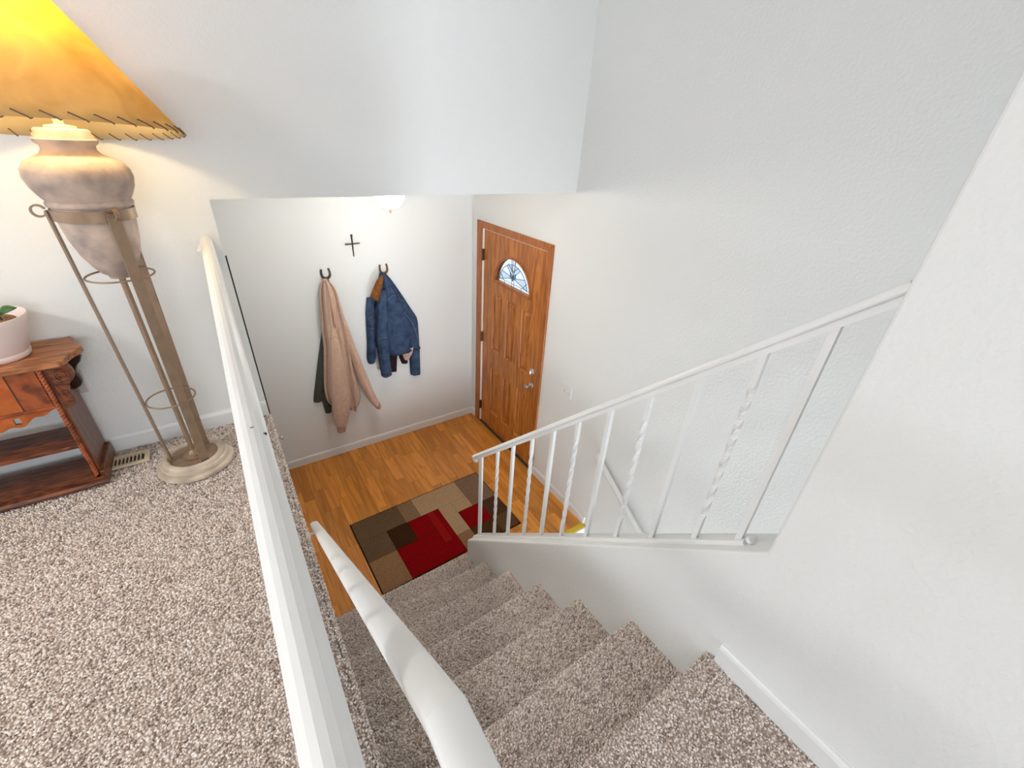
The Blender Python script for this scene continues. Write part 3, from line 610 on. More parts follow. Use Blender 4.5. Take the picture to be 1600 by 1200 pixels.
# ---------------------------------------------------------------- horseshoes, cross
def horseshoe(cx, cz, m, label, tilt):
    t = thing('horseshoe_hook', label, 'hook', (cx, YE, cz), 'horseshoe coat hooks on the entry wall')
    pts = []; raw = [(-0.026, 0.036), (-0.030, 0.022), (-0.0315, 0.006)] + [(0.0315*math.cos(math.radians(a_)), -0.006 + 0.034*math.sin(math.radians(a_))) for a_ in range(190, 351, 10)] + [(0.0315, 0.006), (0.030, 0.022), (0.026, 0.036)]
    for px, pz in raw: pts.append((px*math.cos(tilt) - pz*math.sin(tilt), px*math.sin(tilt) + pz*math.cos(tilt)))
    vs = []; n_ = len(pts)
    for i, (px, pz) in enumerate(pts):
        q0_, q1_ = pts[max(i-1, 0)], pts[min(i+1, n_-1)]; tx, tz = q1_[0]-q0_[0], q1_[1]-q0_[1]; L_ = math.hypot(tx, tz); nx, nz = -tz/L_, tx/L_
        wdt = 0.0068 + 0.003*math.sin(math.pi*i/(n_-1))
        for s_, yy in ((-1, -0.003), (1, -0.003), (1, -0.013), (-1, -0.013)): vs.append((cx + px + nx*wdt*s_, YE + yy, cz + pz + nz*wdt*s_))
    fs = [(0, 1, 2, 3), (4*n_-1, 4*n_-2, 4*n_-3, 4*n_-4)] + [(4*i+k, 4*i+(k+1)%4, 4*i+4+(k+1)%4, 4*i+4+k) for i in range(n_-1) for k in range(4)]
    MB().add(vs, fs).build('horseshoe', m, t, bevel=0.0015)
    for k in (2, 6, 16, 20):
        px, pz = pts[k]; MB().tube([(cx+px, YE-0.012, cz+pz), (cx+px, YE-0.0155, cz+pz)], 0.0028, 6).build('nail_head', 'black_iron', t)
    MB().tube([(cx, YE-0.010, cz-0.036), (cx, YE-0.018, cz-0.055), (cx, YE-0.040, cz-0.062), (cx, YE-0.065, cz-0.052), (cx, YE-0.072, cz-0.035)], 0.005, 8).build('hook', 'rust_orange', t, smooth=True)
horseshoe(0.677, 0.322, 'rust_iron', 'dark horseshoe coat hook on the wall holding the tan hoodie', math.radians(4))
horseshoe(1.139, 0.312, 'rust_orange', 'rusty brown horseshoe coat hook holding the denim jacket', math.radians(3))
cr = thing('wall_cross', 'small dark iron nail cross on the entry wall beside the light', 'cross', (0.914, YE, 0.43))
MB().tube([(0.912, YE-0.008, 0.600), (0.912, YE-0.008, 0.590), (0.912, YE-0.008, 0.586), (0.910, YE-0.008, 0.432)], [0.0085, 0.0085, 0.0060, 0.0042], 8).build('upright_nail', 'black_iron', cr)
MB().tube([(0.853, YE-0.016, 0.531), (0.966, YE-0.016, 0.533)], [0.0055, 0.0042], 8).build('cross_nail', 'black_iron', cr)

# ---------------------------------------------------------------- coats
def loft(rows, yb, folds=(), nu=44, nv=40, seed=1, back=0.35, power=0.75, ragged=0.0):
    """soft hanging cloth: rows are (z, x left, x right, depth); returns MB and a surface function"""
    rows = sorted(rows, key=lambda r: -r[0]); R_ = np.array(rows, float); k = len(rows)
    cum = np.concatenate([[0], np.cumsum(np.abs(np.diff(R_[:, 0])) + 0.01)]); cum /= cum[-1]
    rs = np.random.default_rng(seed); ph = rs.uniform(0, 6.28, 12)
    def row(v):
        out = []
        for c in range(4):
            out.append(np.interp(v, cum, R_[:, c]))
        e_ = 0.035
        a_ = [np.interp(min(max(v-e_, 0), 1), cum, R_[:, c]) for c in range(4)]; b_ = [np.interp(min(max(v+e_, 0), 1), cum, R_[:, c]) for c in range(4)]
        if e_ < v < 1-e_: out = [0.5*o + 0.25*(p+q) for o, p, q in zip(out, a_, b_)]
        return out
    def surf(u, v, lift=0.0):
        """u in 0..1 left to right over the front"""
        z, xl, xr, t = row(v); a_ = math.pi*(1-u); c, s_ = math.cos(a_), math.sin(a_)
        x_ = (xl+xr)/2 + (xr-xl)/2*np.sign(c)*abs(c)**0.85
        f_ = 0
        for (fr, am, pp, dr_) in folds: f_ += am*math.sin(2*math.pi*fr*u + pp + dr_*v)*min(1, 1.6*s_)
        w_ = 0.0022*math.sin(31*v + 5*u + ph[0]) + 0.0016*math.sin(17*v - 13*u + ph[1]) + 0.0012*math.sin(53*v + 21*u + ph[2])
        return (x_, yb - t*abs(s_)**power - f_*min(1, t/0.04) - w_*s_ - lift, z)
    m = MB(); vs = []; nb = 10
    for j in range(nv+1):
        v = j/nv; z, xl, xr, t = row(v)
        for i in range(nu+1): vs.append(surf(i/nu, v))
        for i in range(1, nb):
            a_ = math.pi*i/nb; vs.append(((xl+xr)/2 + (xr-xl)/2*math.cos(a_), min(yb + t*back*math.sin(a_)*0.3, YE-0.001), z))
    W = nu + nb
    if ragged:
        for i in range(W): p = vs[nv*W+i]; vs[nv*W+i] = (p[0], p[1], p[2] + ragged*math.sin(i*1.9+ph[3]))
    fs = [(j*W+i, j*W+(i+1)%W, (j+1)*W+(i+1)%W, (j+1)*W+i) for j in range(nv) for i in range(W)]
    fs += [tuple(range(W-1, -1, -1)), tuple(nv*W+i for i in range(W))]
    m.add(vs, fs); return m, surf
def seam(parent, surf, pts, m, r=0.0022, n=14):
    path = []
    for a_, b_ in zip(pts[:-1], pts[1:]):
        for k in range(n): t = k/n; path.append(surf(a_[0]+(b_[0]-a_[0])*t, a_[1]+(b_[1]-a_[1])*t, 0.001))
    path.append(surf(*pts[-1], 0.001)); MB().tube(path, r, 6).build('seam', m, parent, smooth=True)

dk = thing('jacket', 'dark olive jacket hanging behind the tan hoodie', 'jacket', (0.55, YE, -0.9))
m_, s_ = loft([(0.20, .63, .68, .02), (-.02, .600, .66, .025), (-.14, .574, .65, .03), (-.40, .500, .62, .035), (-.60, .447, .60, .035), (-.76, .404, .57, .03), (-.795, .402, .55, .02)], YE-0.004, [(3, .006, 0, 1)], seed=3)
body = m_.build('body', 'olive_nylon', dk, smooth=True); MB().tube([(.566, YE-0.042, -.200), (.566, YE-0.048, -.200)], 0.006, 8).build('snap_button', 'chrome', dk)
m_, s_ = loft([(-.70, .470, .56, .03), (-.82, .470, .545, .03), (-.90, .476, .532, .03), (-.93, .478, .530, .02)], YE-0.006, [(2, .003, 0, 1)], seed=4, nv=14); m_.build('sleeve', 'olive_nylon', dk, smooth=True)

hd = thing('hoodie', 'tan fleece hooded sweatshirt hanging from the dark horseshoe hook', 'hoodie', (0.65, YE, -0.95))
m_, sB = loft([(.292, .642, .668, 0.031), (.27, .626, .688, 0.053), (.235, .611, .706, 0.062), (.19, .599, .728, 0.068), (.08, .586, .741, 0.071), (-.10, .567, .764, 0.074), (-.263, .560, .775, 0.074), (-.50, .522, .782, 0.074), (-.65, .500, .790, 0.068), (-.78, .500, .795, 0.062), (-.86, .535, .790, 0.056), (-.90, .59, .765, 0.050), (-.935, .63, .742, 0.043)], YE-0.044,
            [(3.0, .024, 0.6, 0.8), (7.0, .010, 1.2, 2.0)], seed=5, nv=56, nu=60)
hb = m_.build('body', 'fleece', hd, smooth=True)
m_, sH = loft([(.294, .640, .668, 0.030), (.25, .632, .70, 0.051), (.18, .625, .722, 0.054), (.06, .630, .725, 0.042), (-.05, .640, .725, 0.027), (-.12, .652, .722, 0.012)], YE-0.085, [(2, .018, 2.4, 0.6)], seed=6, nv=26)
m_.build('hood', 'fleece', hd, smooth=True)
m_, sS = loft([(-.09, .618, .662, .03), (-.17, .603, .671, .055), (-.29, .585, .680, .068), (-.40, .569, .682, .072), (-.515, .555, .686, .075), (-.61, .543, .691, .076), (-.723, .533, .694, .076), (-.85, .524, .678, .074), (-.96, .521, .652, .070), (-1.025, .528, .634, .06)], YE-0.100, [(1.5, .006, 0.3, 3)], seed=7, nv=44)
s1 = m_.build('sleeve', 'fleece', hd, smooth=True)
m_, sC = loft([(-1.015, .534, .622, .05), (-1.04, .535, .614, .046), (-1.095, .530, .603, .044)], YE-0.110, [(9, .0022, 0, 0)], seed=8, nv=8, nu=80); m_.build('cuff', 'fleece_rib', s1, smooth=True)
m_, s2 = loft([(-.06, .708, .756, .03), (-.12, .712, .768, .05), (-.263, .730, .791, .062), (-.437, .754, .830, .068), (-.622, .782, .872, .070), (-.784, .826, .906, .066), (-.86, .852, .930, .06), (-.915, .876, .945, .055)], YE-0.085, [(1.3, .008, 1.5, 2.5)], seed=9, nv=40)
sl2 = m_.build('sleeve', 'fleece', hd, smooth=True)
m_, _ = loft([(-.905, .876, .944, .05), (-.94, .892, .955, .046), (-.968, .908, .950, .04)], YE-0.087, [(8, .002, 0, 0)], seed=10, nv=8, nu=70); m_.build('cuff', 'fleece_rib', sl2, smooth=True)
seam(hd, sS, [(0.1, 0.10), (0.5, 0.07), (0.92, 0.10)], 'fleece_seam'); seam(hd, sS, [(0.62, 0.66), (0.50, 0.72), (0.46, 0.80), (0.52, 0.87), (0.66, 0.90), (0.95, 0.90)], 'fleece_seam', 0.0014)
seam(hd, s2, [(0.1, 0.09), (0.5, 0.07), (0.92, 0.12)], 'fleece_seam'); seam(hd, sH, [(0.30, 0.04), (0.28, 0.5), (0.35, 0.95)], 'fleece_seam', 0.002)
seam(hd, sB, [(0.62, 0.45), (0.68, 0.7), (0.72, 0.93)], 'fleece_seam', 0.002); seam(hd, sB, [(0.60, 0.955), (0.85, 0.945)], 'fleece_seam', 0.003)

dj = thing('denim_jacket', 'blue denim jacket with brown corduroy collar on the rusty horseshoe hook', 'jacket', (1.15, YE, -0.75))
m_, dB = loft([(.280, 1.098, 1.135, 0.035), (.262, 1.088, 1.160, 0.059), (.17, 1.062, 1.218, 0.070), (.05, 1.035, 1.284, 0.073), (-.06, 1.010, 1.343, 0.073), (-.150, .995, 1.394, 0.070), (-.20, .988, 1.402, 0.070), (-.33, .985, 1.403, 0.066), (-.45, 1.02, 1.405, 0.059), (-.470, 1.04, 1.405, 0.056)], YE-0.020,
             [(2.4, .014, 0.2, 0.6), (5.0, .005, 1.0, 1.2)], seed=11, nv=50, nu=64)
db_ = m_.build('body', 'denim', dj, smooth=True)
m_, dS = loft([(.16, 1.060, 1.115, .04), (.066, 1.034, 1.108, .055), (-.093, 1.012, 1.101, .065), (-.268, .989, 1.094, .066), (-.415, .989, 1.089, .066), (-.52, .989, 1.090, .062), (-.645, .997, 1.092, .055)], YE-0.080, [(1.4, .006, 0.5, 4)], seed=12, nv=40, ragged=0.004)
ds1 = m_.build('sleeve', 'denim', dj, smooth=True)
m_, dS3 = loft([(.085, .968, 1.03, .03), (-.043, .944, 1.02, .05), (-.176, .933, 1.005, .055), (-.326, .924, .995, .055), (-.478, .904, .985, .05), (-.520, .910, .968, .04)], YE-0.012, [(1.5, .006, 1.5, 3)], seed=13, nv=34, ragged=0.003)
m_.build('sleeve', 'denim', dj, smooth=True)
m_, dS2 = loft([(-.16, 1.345, 1.40, .03), (-.30, 1.335, 1.402, .05), (-.45, 1.318, 1.404, .055), (-.60, 1.303, 1.402, .055), (-.742, 1.302, 1.399, .05)], YE-0.010, [(1.2, .005, 0.5, 3)], seed=14, nv=30, ragged=0.005)
m_.build('sleeve', 'denim', dj, smooth=True)
m_, _ = loft([(.272, 1.085, 1.106, .03), (.245, 1.053, 1.102, .05), (.187, 1.019, 1.086, .055), (.118, .983, 1.066, .05), (.098, .990, 1.058, .045), (.068, 1.028, 1.048, .03)], YE-0.075, [(1, .006, 0, 0)], seed=15, nv=24); m_.build('collar', 'corduroy', dj, smooth=True)
m_, _ = loft([(-.44, 1.215, 1.345, .03), (-.50, 1.225, 1.325, .035), (-.56, 1.245, 1.285, .02)], YE-0.035, [(3, .004, 0, 0)], seed=16, nv=14); m_.build('lining', 'sherpa', dj, smooth=True)
m_, _ = loft([(-.43, 1.085, 1.20, .04), (-.56, 1.098, 1.175, .04), (-.655, 1.105, 1.165, .035)], YE-0.014, [(2, .005, 0, 0)], seed=17, nv=16, ragged=0.004); m_.build('lining', 'dark_lining', dj, smooth=True)
m_, _ = loft([(-.44, 1.19, 1.27, .03), (-.54, 1.205, 1.285, .035), (-.60, 1.222, 1.282, .03)], YE-0.010, [(2, .005, 0, 0)], seed=18, nv=14, ragged=0.006); m_.build('lining', 'dark_lining', dj, smooth=True)
# frayed hem, seams, buckle
path = [dB(u/30, 0.992, 0.003) for u in range(9, 31)]; MB().tube([(p[0], p[1], p[2] + 0.003*math.sin(i*2.1)) for i, p in enumerate(path)], 0.0065, 7).build('hem', 'denim_fray', dj)
seam(dj, dB, [(0.22, 0.26), (0.36, 0.30), (0.52, 0.245), (0.62, 0.25)], 'denim_seam', 0.0016); seam(dj, dB, [(0.64, 0.47), (0.76, 0.70), (0.86, 0.93)], 'denim_seam', 0.0022)
seam(dj, dB, [(0.66, 0.30), (0.72, 0.33), (0.80, 0.335)], 'denim_seam', 0.0018); seam(dj, dS, [(0.12, 0.52), (0.5, 0.50), (0.9, 0.52)], 'denim_seam', 0.0014); seam(dj, dS, [(0.12, 0.93), (0.5, 0.935), (0.9, 0.93)], 'denim_seam', 0.0014)
seam(dj, dS, [(0.10, 0.74), (0.5, 0.75), (0.9, 0.74)], 'denim_seam', 0.0010); seam(dj, dS3, [(0.15, 0.42), (0.5, 0.43), (0.85, 0.45)], 'denim_seam', 0.0014)
p = dS3(0.45, 0.26, 0.002); MB().box(p[0]-0.009, p[0]+0.009, p[1]-0.004, p[1]+0.004, p[2]-0.010, p[2]+0.010).build('buckle', 'rust_iron', dj, bevel=0.003)

# ---------------------------------------------------------------- floor lamp
LX, LY = -0.2905, 1.955; k_ = 0.975
def lz(z): return CAM_H + (z - CAM_H)*k_
lamp = thing('floor_lamp', 'tall bronze and stone urn floor lamp with lit parchment cone shade', 'lamp', (LX, LY, 0))
MB().lathe([(0.105, 0.001), (0.138, 0.002), (0.143, 0.010), (0.141, 0.020), (0.132, 0.026), (0.126, 0.027), (0.127, 0.034), (0.122, 0.043), (0.114, 0.046), (0.113, 0.050), (0.106, 0.056), (0.096, 0.058), (0.089, 0.053), (0.086, 0.040), (0.0, 0.040)], (LX, LY, 0), 48).build('base', 'stone_base', lamp, smooth=True)
bd = MB().lathe([(0.0, 0.041), (0.085, 0.041), (0.085, 0.046), (0.0, 0.046)], (LX, LY, 0), 40).build('base_disc', 'bronze', lamp)
MB().lathe([(0.040, 0.046), (0.041, 0.051), (0.030, 0.054), (0.030, 0.058), (0.019, 0.062), (0.014, 0.072), (0.010, 0.076)], (LX, LY, 0), 28).build('collar', 'bronze', lamp, smooth=True)
MB().tube([(LX, LY, 0.05), (LX, LY, 0.835)], 0.0095, 14).build('pole', 'bronze', lamp, smooth=True)
zb_, zt_ = 0.046, lz(1.045)
for a_ in (180, -62, 60):
    c, s_ = math.cos(math.radians(a_)), math.sin(math.radians(a_)); hw = 0.016; th = 0.0028; vs = []
    for r_, z_ in ((0.081, zb_), (0.112, zt_)):
        for q, e_ in ((-hw, -th), (hw, -th), (hw, th), (-hw, th)): vs.append((LX + c*(r_+e_) - s_*q, LY + s_*(r_+e_) + c*q, z_))
    lg = MB().add(vs, [(0,3,2,1),(4,5,6,7),(0,1,5,4),(1,2,6,5),(2,3,7,6),(3,0,4,7)]).build('leg', 'bronze', lamp)
    # rolled scroll at the top of each leg
    sc = MB(); pr = []
    for k in range(17):
        t = -math.pi + 2*math.pi*k/16*0.95; pr.append((0.112+0.0165 + 0.0165*math.cos(t), zt_ + 0.0165*math.sin(t)*1.0))
    vs = []
    for i, (r_, z_) in enumerate(pr):
        t = -math.pi + 2*math.pi*i/16*0.95
        for dr_, q in ((-0.0025, -0.006), (0.0025, -0.006), (0.0025, 0.006), (-0.0025, 0.006)):
            rr_ = r_ + dr_*math.cos(t); zz = z_ + dr_*math.sin(t); vs.append((LX + c*rr_ - s_*q, LY + s_*rr_ + c*q, zz))
    n_ = 17; sc.add(vs, [(0,1,2,3), (4*n_-1, 4*n_-2, 4*n_-3, 4*n_-4)] + [(4*i+k, 4*i+(k+1)%4, 4*i+4+(k+1)%4, 4*i+4+k) for i in range(n_-1) for k in range(4)]); sc.build('scroll', 'bronze', lg)
for r_, z_ in ((0.094, lz(0.828)), (0.081, lz(0.315))):
    MB().tube([(LX + r_*math.cos(t*math.pi/24), LY + r_*math.sin(t*math.pi/24), z_) for t in range(48)], 0.0032, 8, closed=True).build('ring', 'bronze', lamp, smooth=True)
urn = MB().lathe([(0.010, lz(0.818)), (0.030, lz(0.822)), (0.034, lz(0.834)), (0.046, lz(0.842)), (0.062, lz(0.868)), (0.078, lz(0.905)), (0.090, lz(0.955)), (0.097, lz(1.01)), (0.099, lz(1.05)), (0.099, lz(1.056)), (0.107, lz(1.060)), (0.108, lz(1.070)), (0.103, lz(1.076)),
    (0.113, lz(1.092)), (0.124, lz(1.115)), (0.130, lz(1.142)), (0.127, lz(1.165)), (0.113, lz(1.185)), (0.088, lz(1.198)), (0.070, lz(1.207)), (0.063, lz(1.219)), (0.0635, lz(1.229)), (0.073, lz(1.237)), (0.075, lz(1.246)), (0.069, lz(1.251)), (0.069, lz(1.258)), (0.064, lz(1.262)), (0.064, lz(1.270)), (0.058, lz(1.274)), (0.0, lz(1.276))], (LX, LY, 0), 56).build('urn', 'stone', lamp, smooth=True, angle=60)
MB().lathe([(0.1005, lz(1.018)), (0.1035, lz(1.018)), (0.1045, lz(1.052)), (0.1015, lz(1.052))], (LX, LY, 0), 56, closed=True).build('band', 'bronze', lamp, smooth=True)
MB().lathe([(0.038, lz(1.274)), (0.036, lz(1.281)), (0.012, lz(1.285)), (0.011, lz(1.36)), (0.017, lz(1.37)), (0.017, lz(1.43)), (0, lz(1.432))], (LX, LY, 0), 24).build('socket', 'vent_beige', lamp, smooth=True)
MB().lathe([(0.014, 1.43), (0.026, 1.462), (0.030, 1.488), (0.024, 1.510), (0.0, 1.520)], (LX, LY-0.008, 0), 20).build('bulb', 'bulb_glass', lamp, smooth=True)
tilt = Matrix.Rotation(math.radians(-6.0), 3, 'X'); SC = (LX+0.004, 1.921, CAM_H-0.050); SR, ST, SHH = 0.296, 0.075, 0.315
n_ = 72; prof = [(SR - (SR-ST)*i/10, SHH*i/10) for i in range(11)]
shade = MB().lathe([(r_, z_) for r_, z_ in prof] + [(r_-0.0016, z_+0.0005) for r_, z_ in prof[::-1]], SC, n_, closed=True, rot=tilt).build('lamp_shade', 'parchment', lamp, smooth=True)
shade.data.materials.append(MATS['parchment_inside'])
for pg in shade.data.polygons:
    if 11*n_ <= pg.index < 21*n_: pg.material_index = 1
MB().tube([tuple(Vector(SC) + tilt @ Vector((ST*math.cos(t*math.pi/18), ST*math.sin(t*math.pi/18), SHH))) for t in range(36)], 0.0025, 6, closed=True).build('top_wire', 'lacing', shade)
NST = 36
for k in range(NST):      # leather lacing whipped over the rim, each stitch on its own
    a0_ = 2*math.pi*(k+0.35)/NST; st_ = 2*math.pi/NST; pts = []
    for f_, h_, off in ((0, 0.016, -0.002), (0.02, 0.0165, 0.0025), (0.28, 0.009, 0.0028), (0.55, 0.001, 0.0028), (0.62, -0.0025, 0.0), (0.66, -0.001, -0.004), (0.85, 0.008, -0.0045), (1.0, 0.0155, -0.004)):
        rr_ = SR - (SR-ST)*h_/SHH + off; aa = a0_ + st_*f_; pts.append(tuple(Vector(SC) + tilt @ Vector((rr_*math.cos(aa), rr_*math.sin(aa), h_))))
    MB().tube(pts, 0.0016, 5).build('lacing_stitch', 'lacing', shade)
MB().tube([(LX, LY, lz(1.43)), (LX, LY-0.005, 1.56), tuple(Vector(SC) + tilt @ Vector((0, 0, SHH-0.01)))], 0.003, 6).tube([tuple(Vector(SC) + tilt @ Vector((-ST, 0, SHH))), tuple(Vector(SC) + tilt @ Vector((ST, 0, SHH)))], 0.002, 6).tube([tuple(Vector(SC) + tilt @ Vector((0, -ST, SHH))), tuple(Vector(SC) + tilt @ Vector((0, ST, SHH)))], 0.002, 6).build('shade_harp', 'bronze', lamp)
pl = bpy.data.lights.new('lamp_bulb_light', 'POINT'); pl.energy = 6.5; pl.color = (1.0, 0.84, 0.56); pl.shadow_soft_size = 0.035
po = bpy.data.objects.new('lamp_bulb_light', pl); po.location = (LX, LY-0.055, 1.50); COL.objects.link(po)

# ---------------------------------------------------------------- floor register
vent = thing('floor_register', 'beige slotted floor register in the carpet between table and lamp', 'floor vent', (-0.60, 2.107, 0))
vx0, vx1, vy0, vy1 = -0.745, -0.462, 2.064, 2.149
MB().box(vx0, vx1, vy0, vy1, 0.0, 0.004).build('backing', 'vent_dark', vent)
MB().box(vx0, vx1, vy0, vy0+0.014, 0.004, 0.014).box(vx0, vx1, vy1-0.014, vy1, 0.004, 0.014).box(vx0, vx0+0.014, vy0+0.014, vy1-0.014, 0.004, 0.014).box(vx1-0.018, vx1, vy0+0.014, vy1-0.014, 0.004, 0.014).build('frame', 'vent_beige', vent)
sx = vx0 + 0.014 + 0.009
while sx < vx1 - 0.022:
    MB().box(sx, sx+0.0042, vy0+0.014, vy1-0.014, 0.004, 0.0125).build('slat', 'vent_beige', vent); sx += 0.0133

# ---------------------------------------------------------------- side table
tb = thing('side_table', 'antique carved mahogany side table with drawer, shelves and rope twist posts', 'table', (-0.91, 2.09, 0))
TX0, TX1 = -1.225, -0.600; TY0, TY1 = 1.995, 2.195; TZ = 0.560; cxm = (TX0+TX1)/2
def end_outline(sgn, x_):      # shaped end of the top, from front to back
    return [(x_ + sgn*0.048, 1.968), (x_ + sgn*0.062, 1.985), (x_ + sgn*0.066, 2.010), (x_ + sgn*0.074, 2.040), (x_ + sgn*0.092, 2.070), (x_ + sgn*0.097, 2.095), (x_ + sgn*0.090, 2.120), (x_ + sgn*0.072, 2.150), (x_ + sgn*0.058, 2.172), (x_ + sgn*0.060, 2.182), (x_ + sgn*0.054, 2.200), (x_ + sgn*0.054, 2.214)]
topo = end_outline(1, TX1) + end_outline(-1, TX0)[::-1]
MB().prism(topo, 'z', TZ-0.024, TZ).build('top', 'walnut_top', tb, bevel=0.006)
for x_ in (TX1, TX0):
    sgn = 1 if x_ == TX1 else -1; xi = x_ - sgn*0.018
    MB().box(min(x_, xi), max(x_, xi), TY0+0.004, TY1, 0.055, TZ-0.024).build('side_panel', 'mahogany_side', tb)
    MB().prism([(TY0-0.012, 0.012), (TY1+0.004, 0.012), (TY1+0.004, 0.066), (TY1-0.004, 0.076), (TY0+0.02, 0.076), (TY0-0.012, 0.066)], 'x', x_ - sgn*0.004, x_ + sgn*0.014).build('shoe', 'mahogany_side', tb, bevel=0.004)
    for yy in (TY0+0.01, TY1-0.012): MB().lathe([(0.010, 0), (0.018, 0.004), (0.020, 0.010), (0.016, 0.016), (0, 0.016)], (x_ - sgn*0.012, yy, 0), 14).build('foot', 'dark_wood', tb, smooth=True)
    # rope twist post at the front corner
    xp, yp = x_ - sgn*0.016, TY0-0.002; nb = 200; vs = []; ns = 12
    for i in range(nb+1):
        z_ = 0.050 + (TZ-0.024-0.050)*i/nb
        for k in range(ns):
            a_ = 2*math.pi*k/ns; r_ = 0.0078 + 0.0013*math.cos(3*a_ - i*1.15*sgn); vs.append((xp + r_*math.cos(a_), yp + r_*math.sin(a_), z_))
    MB().add(vs, [(i*ns+k, i*ns+(k+1)%ns, (i+1)*ns+(k+1)%ns, (i+1)*ns+k) for i in range(nb) for k in range(ns)] + [tuple(range(ns)), tuple(nb*ns+k for k in range(ns))]).build('rope_post', 'feather_veneer', tb, smooth=True)
    # scrolled brackets under the overhang, front and back
    def brk(y0_, y1_, m):
        out = [(0, TZ-0.026), (0.060, TZ-0.026), (0.066, TZ-0.045), (0.066, TZ-0.066), (0.058, TZ-0.084), (0.046, TZ-0.096), (0.036, TZ-0.112), (0.030, TZ-0.132), (0.034, TZ-0.152), (0.036, TZ-0.170), (0.026, TZ-0.186), (0.010, TZ-0.194), (0, TZ-0.196)]
        return MB().prism([(x_ + sgn*a_, b_) for a_, b_ in out], 'y', y0_, y1_).build('bracket', m, tb, bevel=0.004)
    bf = brk(TY0, TY0+0.022, 'mahogany'); brk(TY1-0.045, TY1-0.02, 'dark_wood')
    for rr_, t0_, t1_, cc in ((0.020, -40, 250, (0.034, -0.062)), (0.012, -20, 260, (0.032, -0.060)), (0.015, 60, 250, (0.022, -0.105)), (0.011, 80, 260, (0.022, -0.135))):
        MB().tube([(x_ + sgn*(cc[0] + rr_*math.cos(math.radians(t0_ + (t1_-t0_)*k/14))), TY0-0.001, TZ + cc[1] + rr_*1.1*math.sin(math.radians(t0_ + (t1_-t0_)*k/14))) for k in range(15)], 0.0028, 6).build('carved_scroll', 'mahogany', bf, smooth=True)
# drawer front with veneer blocks
dw = MB().box(TX0+0.026, TX1-0.026, TY0+0.006, TY1-0.02, 0.378, TZ-0.026).build('drawer', 'mahogany', tb)
fx0, fx1, zf0, zf1 = TX0+0.027, TX1-0.027, 0.386, TZ-0.030; bw = 0.075
for a0_, a1_, m in ((fx0, fx0+bw, 'feather_veneer'), (fx0+bw+0.002, fx1-bw-0.002, 'burl_veneer'), (fx1-bw, fx1, 'feather_veneer')): MB().box(a0_, a1_, TY0-0.001, TY0+0.008, zf0, zf1).build('veneer_panel', m, dw)
for a_ in (fx0+bw+0.001, fx1-bw-0.001): MB().box(a_-0.0018, a_+0.0018, TY0-0.002, TY0+0.006, zf0, zf1).build('inlay_line', 'dark_wood', dw)
MB().box(fx0-0.004, fx1+0.004, TY0-0.006, TY0+0.006, 0.374, 0.386).build('drawer_moulding', 'feather_veneer', dw, bevel=0.003)
MB().lathe([(0.016, 0), (0.016, 0.003), (0.006, 0.006), (0.006, 0.016), (0.013, 0.022), (0.010, 0.030), (0, 0.032)], (cxm, TY0-0.001, 0.46), 16, rot=Matrix.Rotation(math.radians(90), 3, 'X')).build('knob', 'rust_orange', dw, smooth=True)
# scalloped apron with pierced slots
W2 = (TX1-TX0)/2 - 0.03; bot = []
for k in range(61):
    u = -1 + 2*k/60; au = abs(u); drop = 0.012 + 0.040*(0.5 - 0.5*math.cos(math.pi*min(1, (1-au)/0.45))) + 0.006*math.cos(au*9*math.pi)*(1 if au > 0.25 else 0)
    bot.append((cxm + u*W2, 0.376 - drop))
slot = [-0.62, -0.30, 0.30, 0.62]
ap = MB(); zt2 = 0.376
for k in range(60):
    (xa, za), (xb, zb2) = bot[k], bot[k+1]; u = (k+0.5)/30 - 1
    cells = [(za, zb2, zt2)]
    if 0.60 < abs(u) < 0.67: cells = [(za, zb2, (za+zb2)/2 + 0.012), (zt2-0.014, zt2-0.014, zt2)]
    for q0_, q1_, top_ in cells:
        ap.add([(xa, TY0+0.002, q0_), (xb, TY0+0.002, q1_), (xb, TY0+0.002, top_), (xa, TY0+0.002, top_), (xa, TY0+0.012, q0_), (xb, TY0+0.012, q1_), (xb, TY0+0.012, top_), (xa, TY0+0.012, top_)], [(0,1,2,3),(7,6,5,4),(0,4,5,1),(3,2,6,7),(0,3,7,4),(1,5,6,2)])
ap.build('apron', 'burl_veneer', tb)
for z_, nm in ((0.205, 'shelf'), (0.040, 'shelf')):
    MB().box(TX0+0.018, TX1-0.018, TY0-0.004 if z_ > 0.1 else TY0-0.014, TY1-0.03, z_-0.016, z_).build(nm, 'mahogany', tb, bevel=0.003)
MB().sweep([(0, 0), (0.014, 0), (0.018, 0.010), (0.010, 0.020), (0.012, 0.030), (0, 0.032)], (TX0-0.008, TY0-0.010, 0.010), (TX1+0.012, TY0-0.010, 0.010), (0, -1, 0), (0, 0, 1)).build('base_moulding', 'mahogany', tb)
cord = MB().tube([(-1.05, 2.203, 0.10), (-0.95, 2.208, 0.135), (-0.86, 2.209, 0.118), (-0.76, 2.209, 0.095), (-0.70, 2.210, 0.088), (-0.66, 2.211, 0.060), (-0.64, 2.205, 0.02)], 0.003, 6).build('power_cord', 'black_cord'); tag(cord, 'thin black power cord against the baseboard behind the table', 'cord')

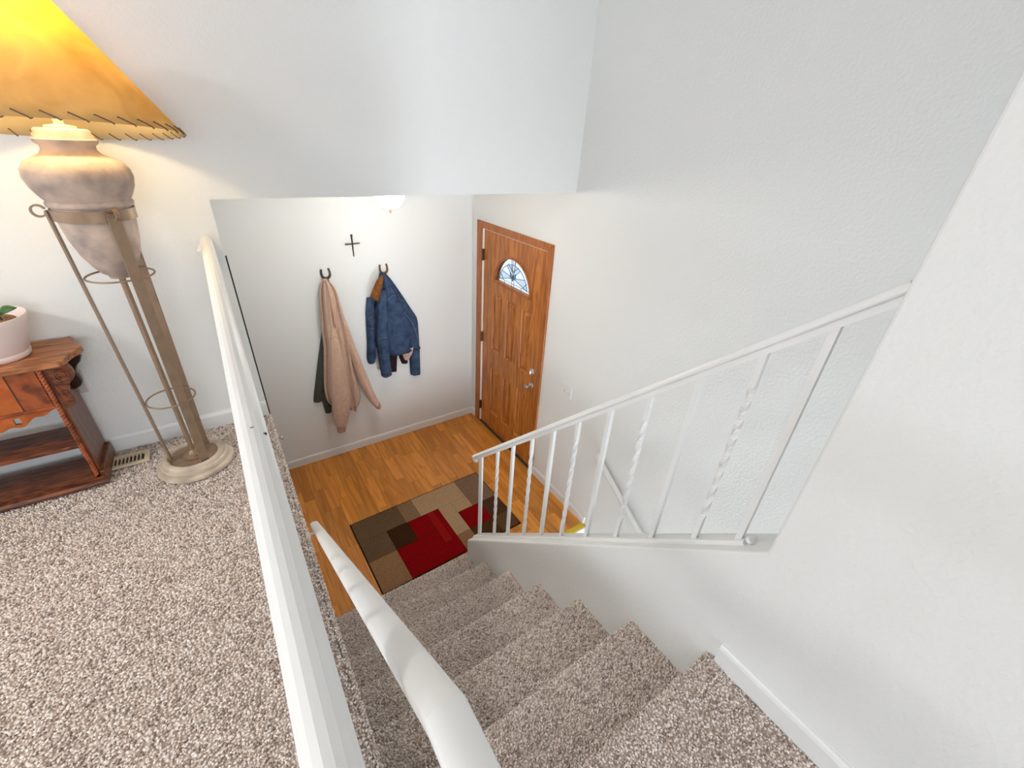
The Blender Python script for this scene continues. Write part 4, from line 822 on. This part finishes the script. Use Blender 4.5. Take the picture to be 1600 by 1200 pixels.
# ---------------------------------------------------------------- planter on the table
PC = (-0.712, 2.088, TZ)
pt = thing('potted_plant', 'pale pink round planter with a small green seedling on the side table', 'plant', PC)
MB().lathe([(0.0, 0.001), (0.074, 0.001), (0.078, 0.006), (0.081, 0.022), (0.079, 0.024), (0.081, 0.026), (0.097, 0.080), (0.109, 0.122), (0.116, 0.146), (0.114, 0.150), (0.109, 0.146), (0.102, 0.126), (0.0, 0.128)], PC, 48).build('pot', 'pot', pt, smooth=True, angle=60)
MB().lathe([(0.0, 0.128), (0.085, 0.129), (0.06, 0.134), (0.0, 0.136)], PC, 30).build('soil', 'soil', pt, smooth=True)
MB().box(PC[0]-0.012, PC[0]+0.006, PC[1]-0.092, PC[1]-0.072, PC[2]+0.006, PC[2]+0.020).build('drain_spout', 'pot', pt, bevel=0.005)
def leaf(base, tip, wid, bend):
    b_, t_ = Vector(base), Vector(tip); dv = t_-b_; sd = dv.cross(Vector((0.3, -1, 0.4))).normalized(); n_ = 9; vs = []
    for i in range(n_+1):
        t = i/n_; c = b_ + dv*t + Vector((0, 0, bend*math.sin(math.pi*t))); w_ = wid*math.sin(math.pi*min(1, t*0.94+0.05))**0.8
        nn = dv.cross(sd).normalized()*0.0008
        vs += [c + sd*w_ + nn*3, c - nn, c - sd*w_ + nn*3, c + nn*-2]
    fs = [(4*i+k, 4*i+(k+1)%4, 4*i+4+(k+1)%4, 4*i+4+k) for i in range(n_) for k in range(4)] + [(0,1,2,3), (4*n_+3, 4*n_+2, 4*n_+1, 4*n_)]
    MB().add(vs, fs).build('leaf', 'leaf', pt, smooth=True)
leaf((PC[0]+0.010, PC[1]-0.02, TZ+0.145), (PC[0]+0.035, PC[1]-0.02, TZ+0.185), 0.013, 0.006)
leaf((PC[0]+0.045, PC[1]+0.0, TZ+0.150), (PC[0]+0.098, PC[1]+0.01, TZ+0.166), 0.012, 0.008)
leaf((PC[0]-0.02, PC[1]+0.02, TZ+0.135), (PC[0]-0.06, PC[1]+0.01, TZ+0.19), 0.014, 0.006)
MB().tube([(PC[0]+0.055, PC[1]-0.01, TZ+0.128), (PC[0]+0.053, PC[1]-0.012, TZ+0.165), (PC[0]+0.046, PC[1]-0.014, TZ+0.186), (PC[0]+0.036, PC[1]-0.018, TZ+0.187)], 0.0024, 6).build('stem', 'stem', pt, smooth=True)
MB().tube([(PC[0]+0.010, PC[1]-0.02, TZ+0.128), (PC[0]+0.012, PC[1]-0.02, TZ+0.147)], 0.0022, 6).build('stem', 'stem', pt, smooth=True)
MB().tube([(PC[0]-0.02, PC[1]+0.02, TZ+0.128), (PC[0]-0.02, PC[1]+0.02, TZ+0.138)], 0.0022, 6).build('stem', 'stem', pt, smooth=True)
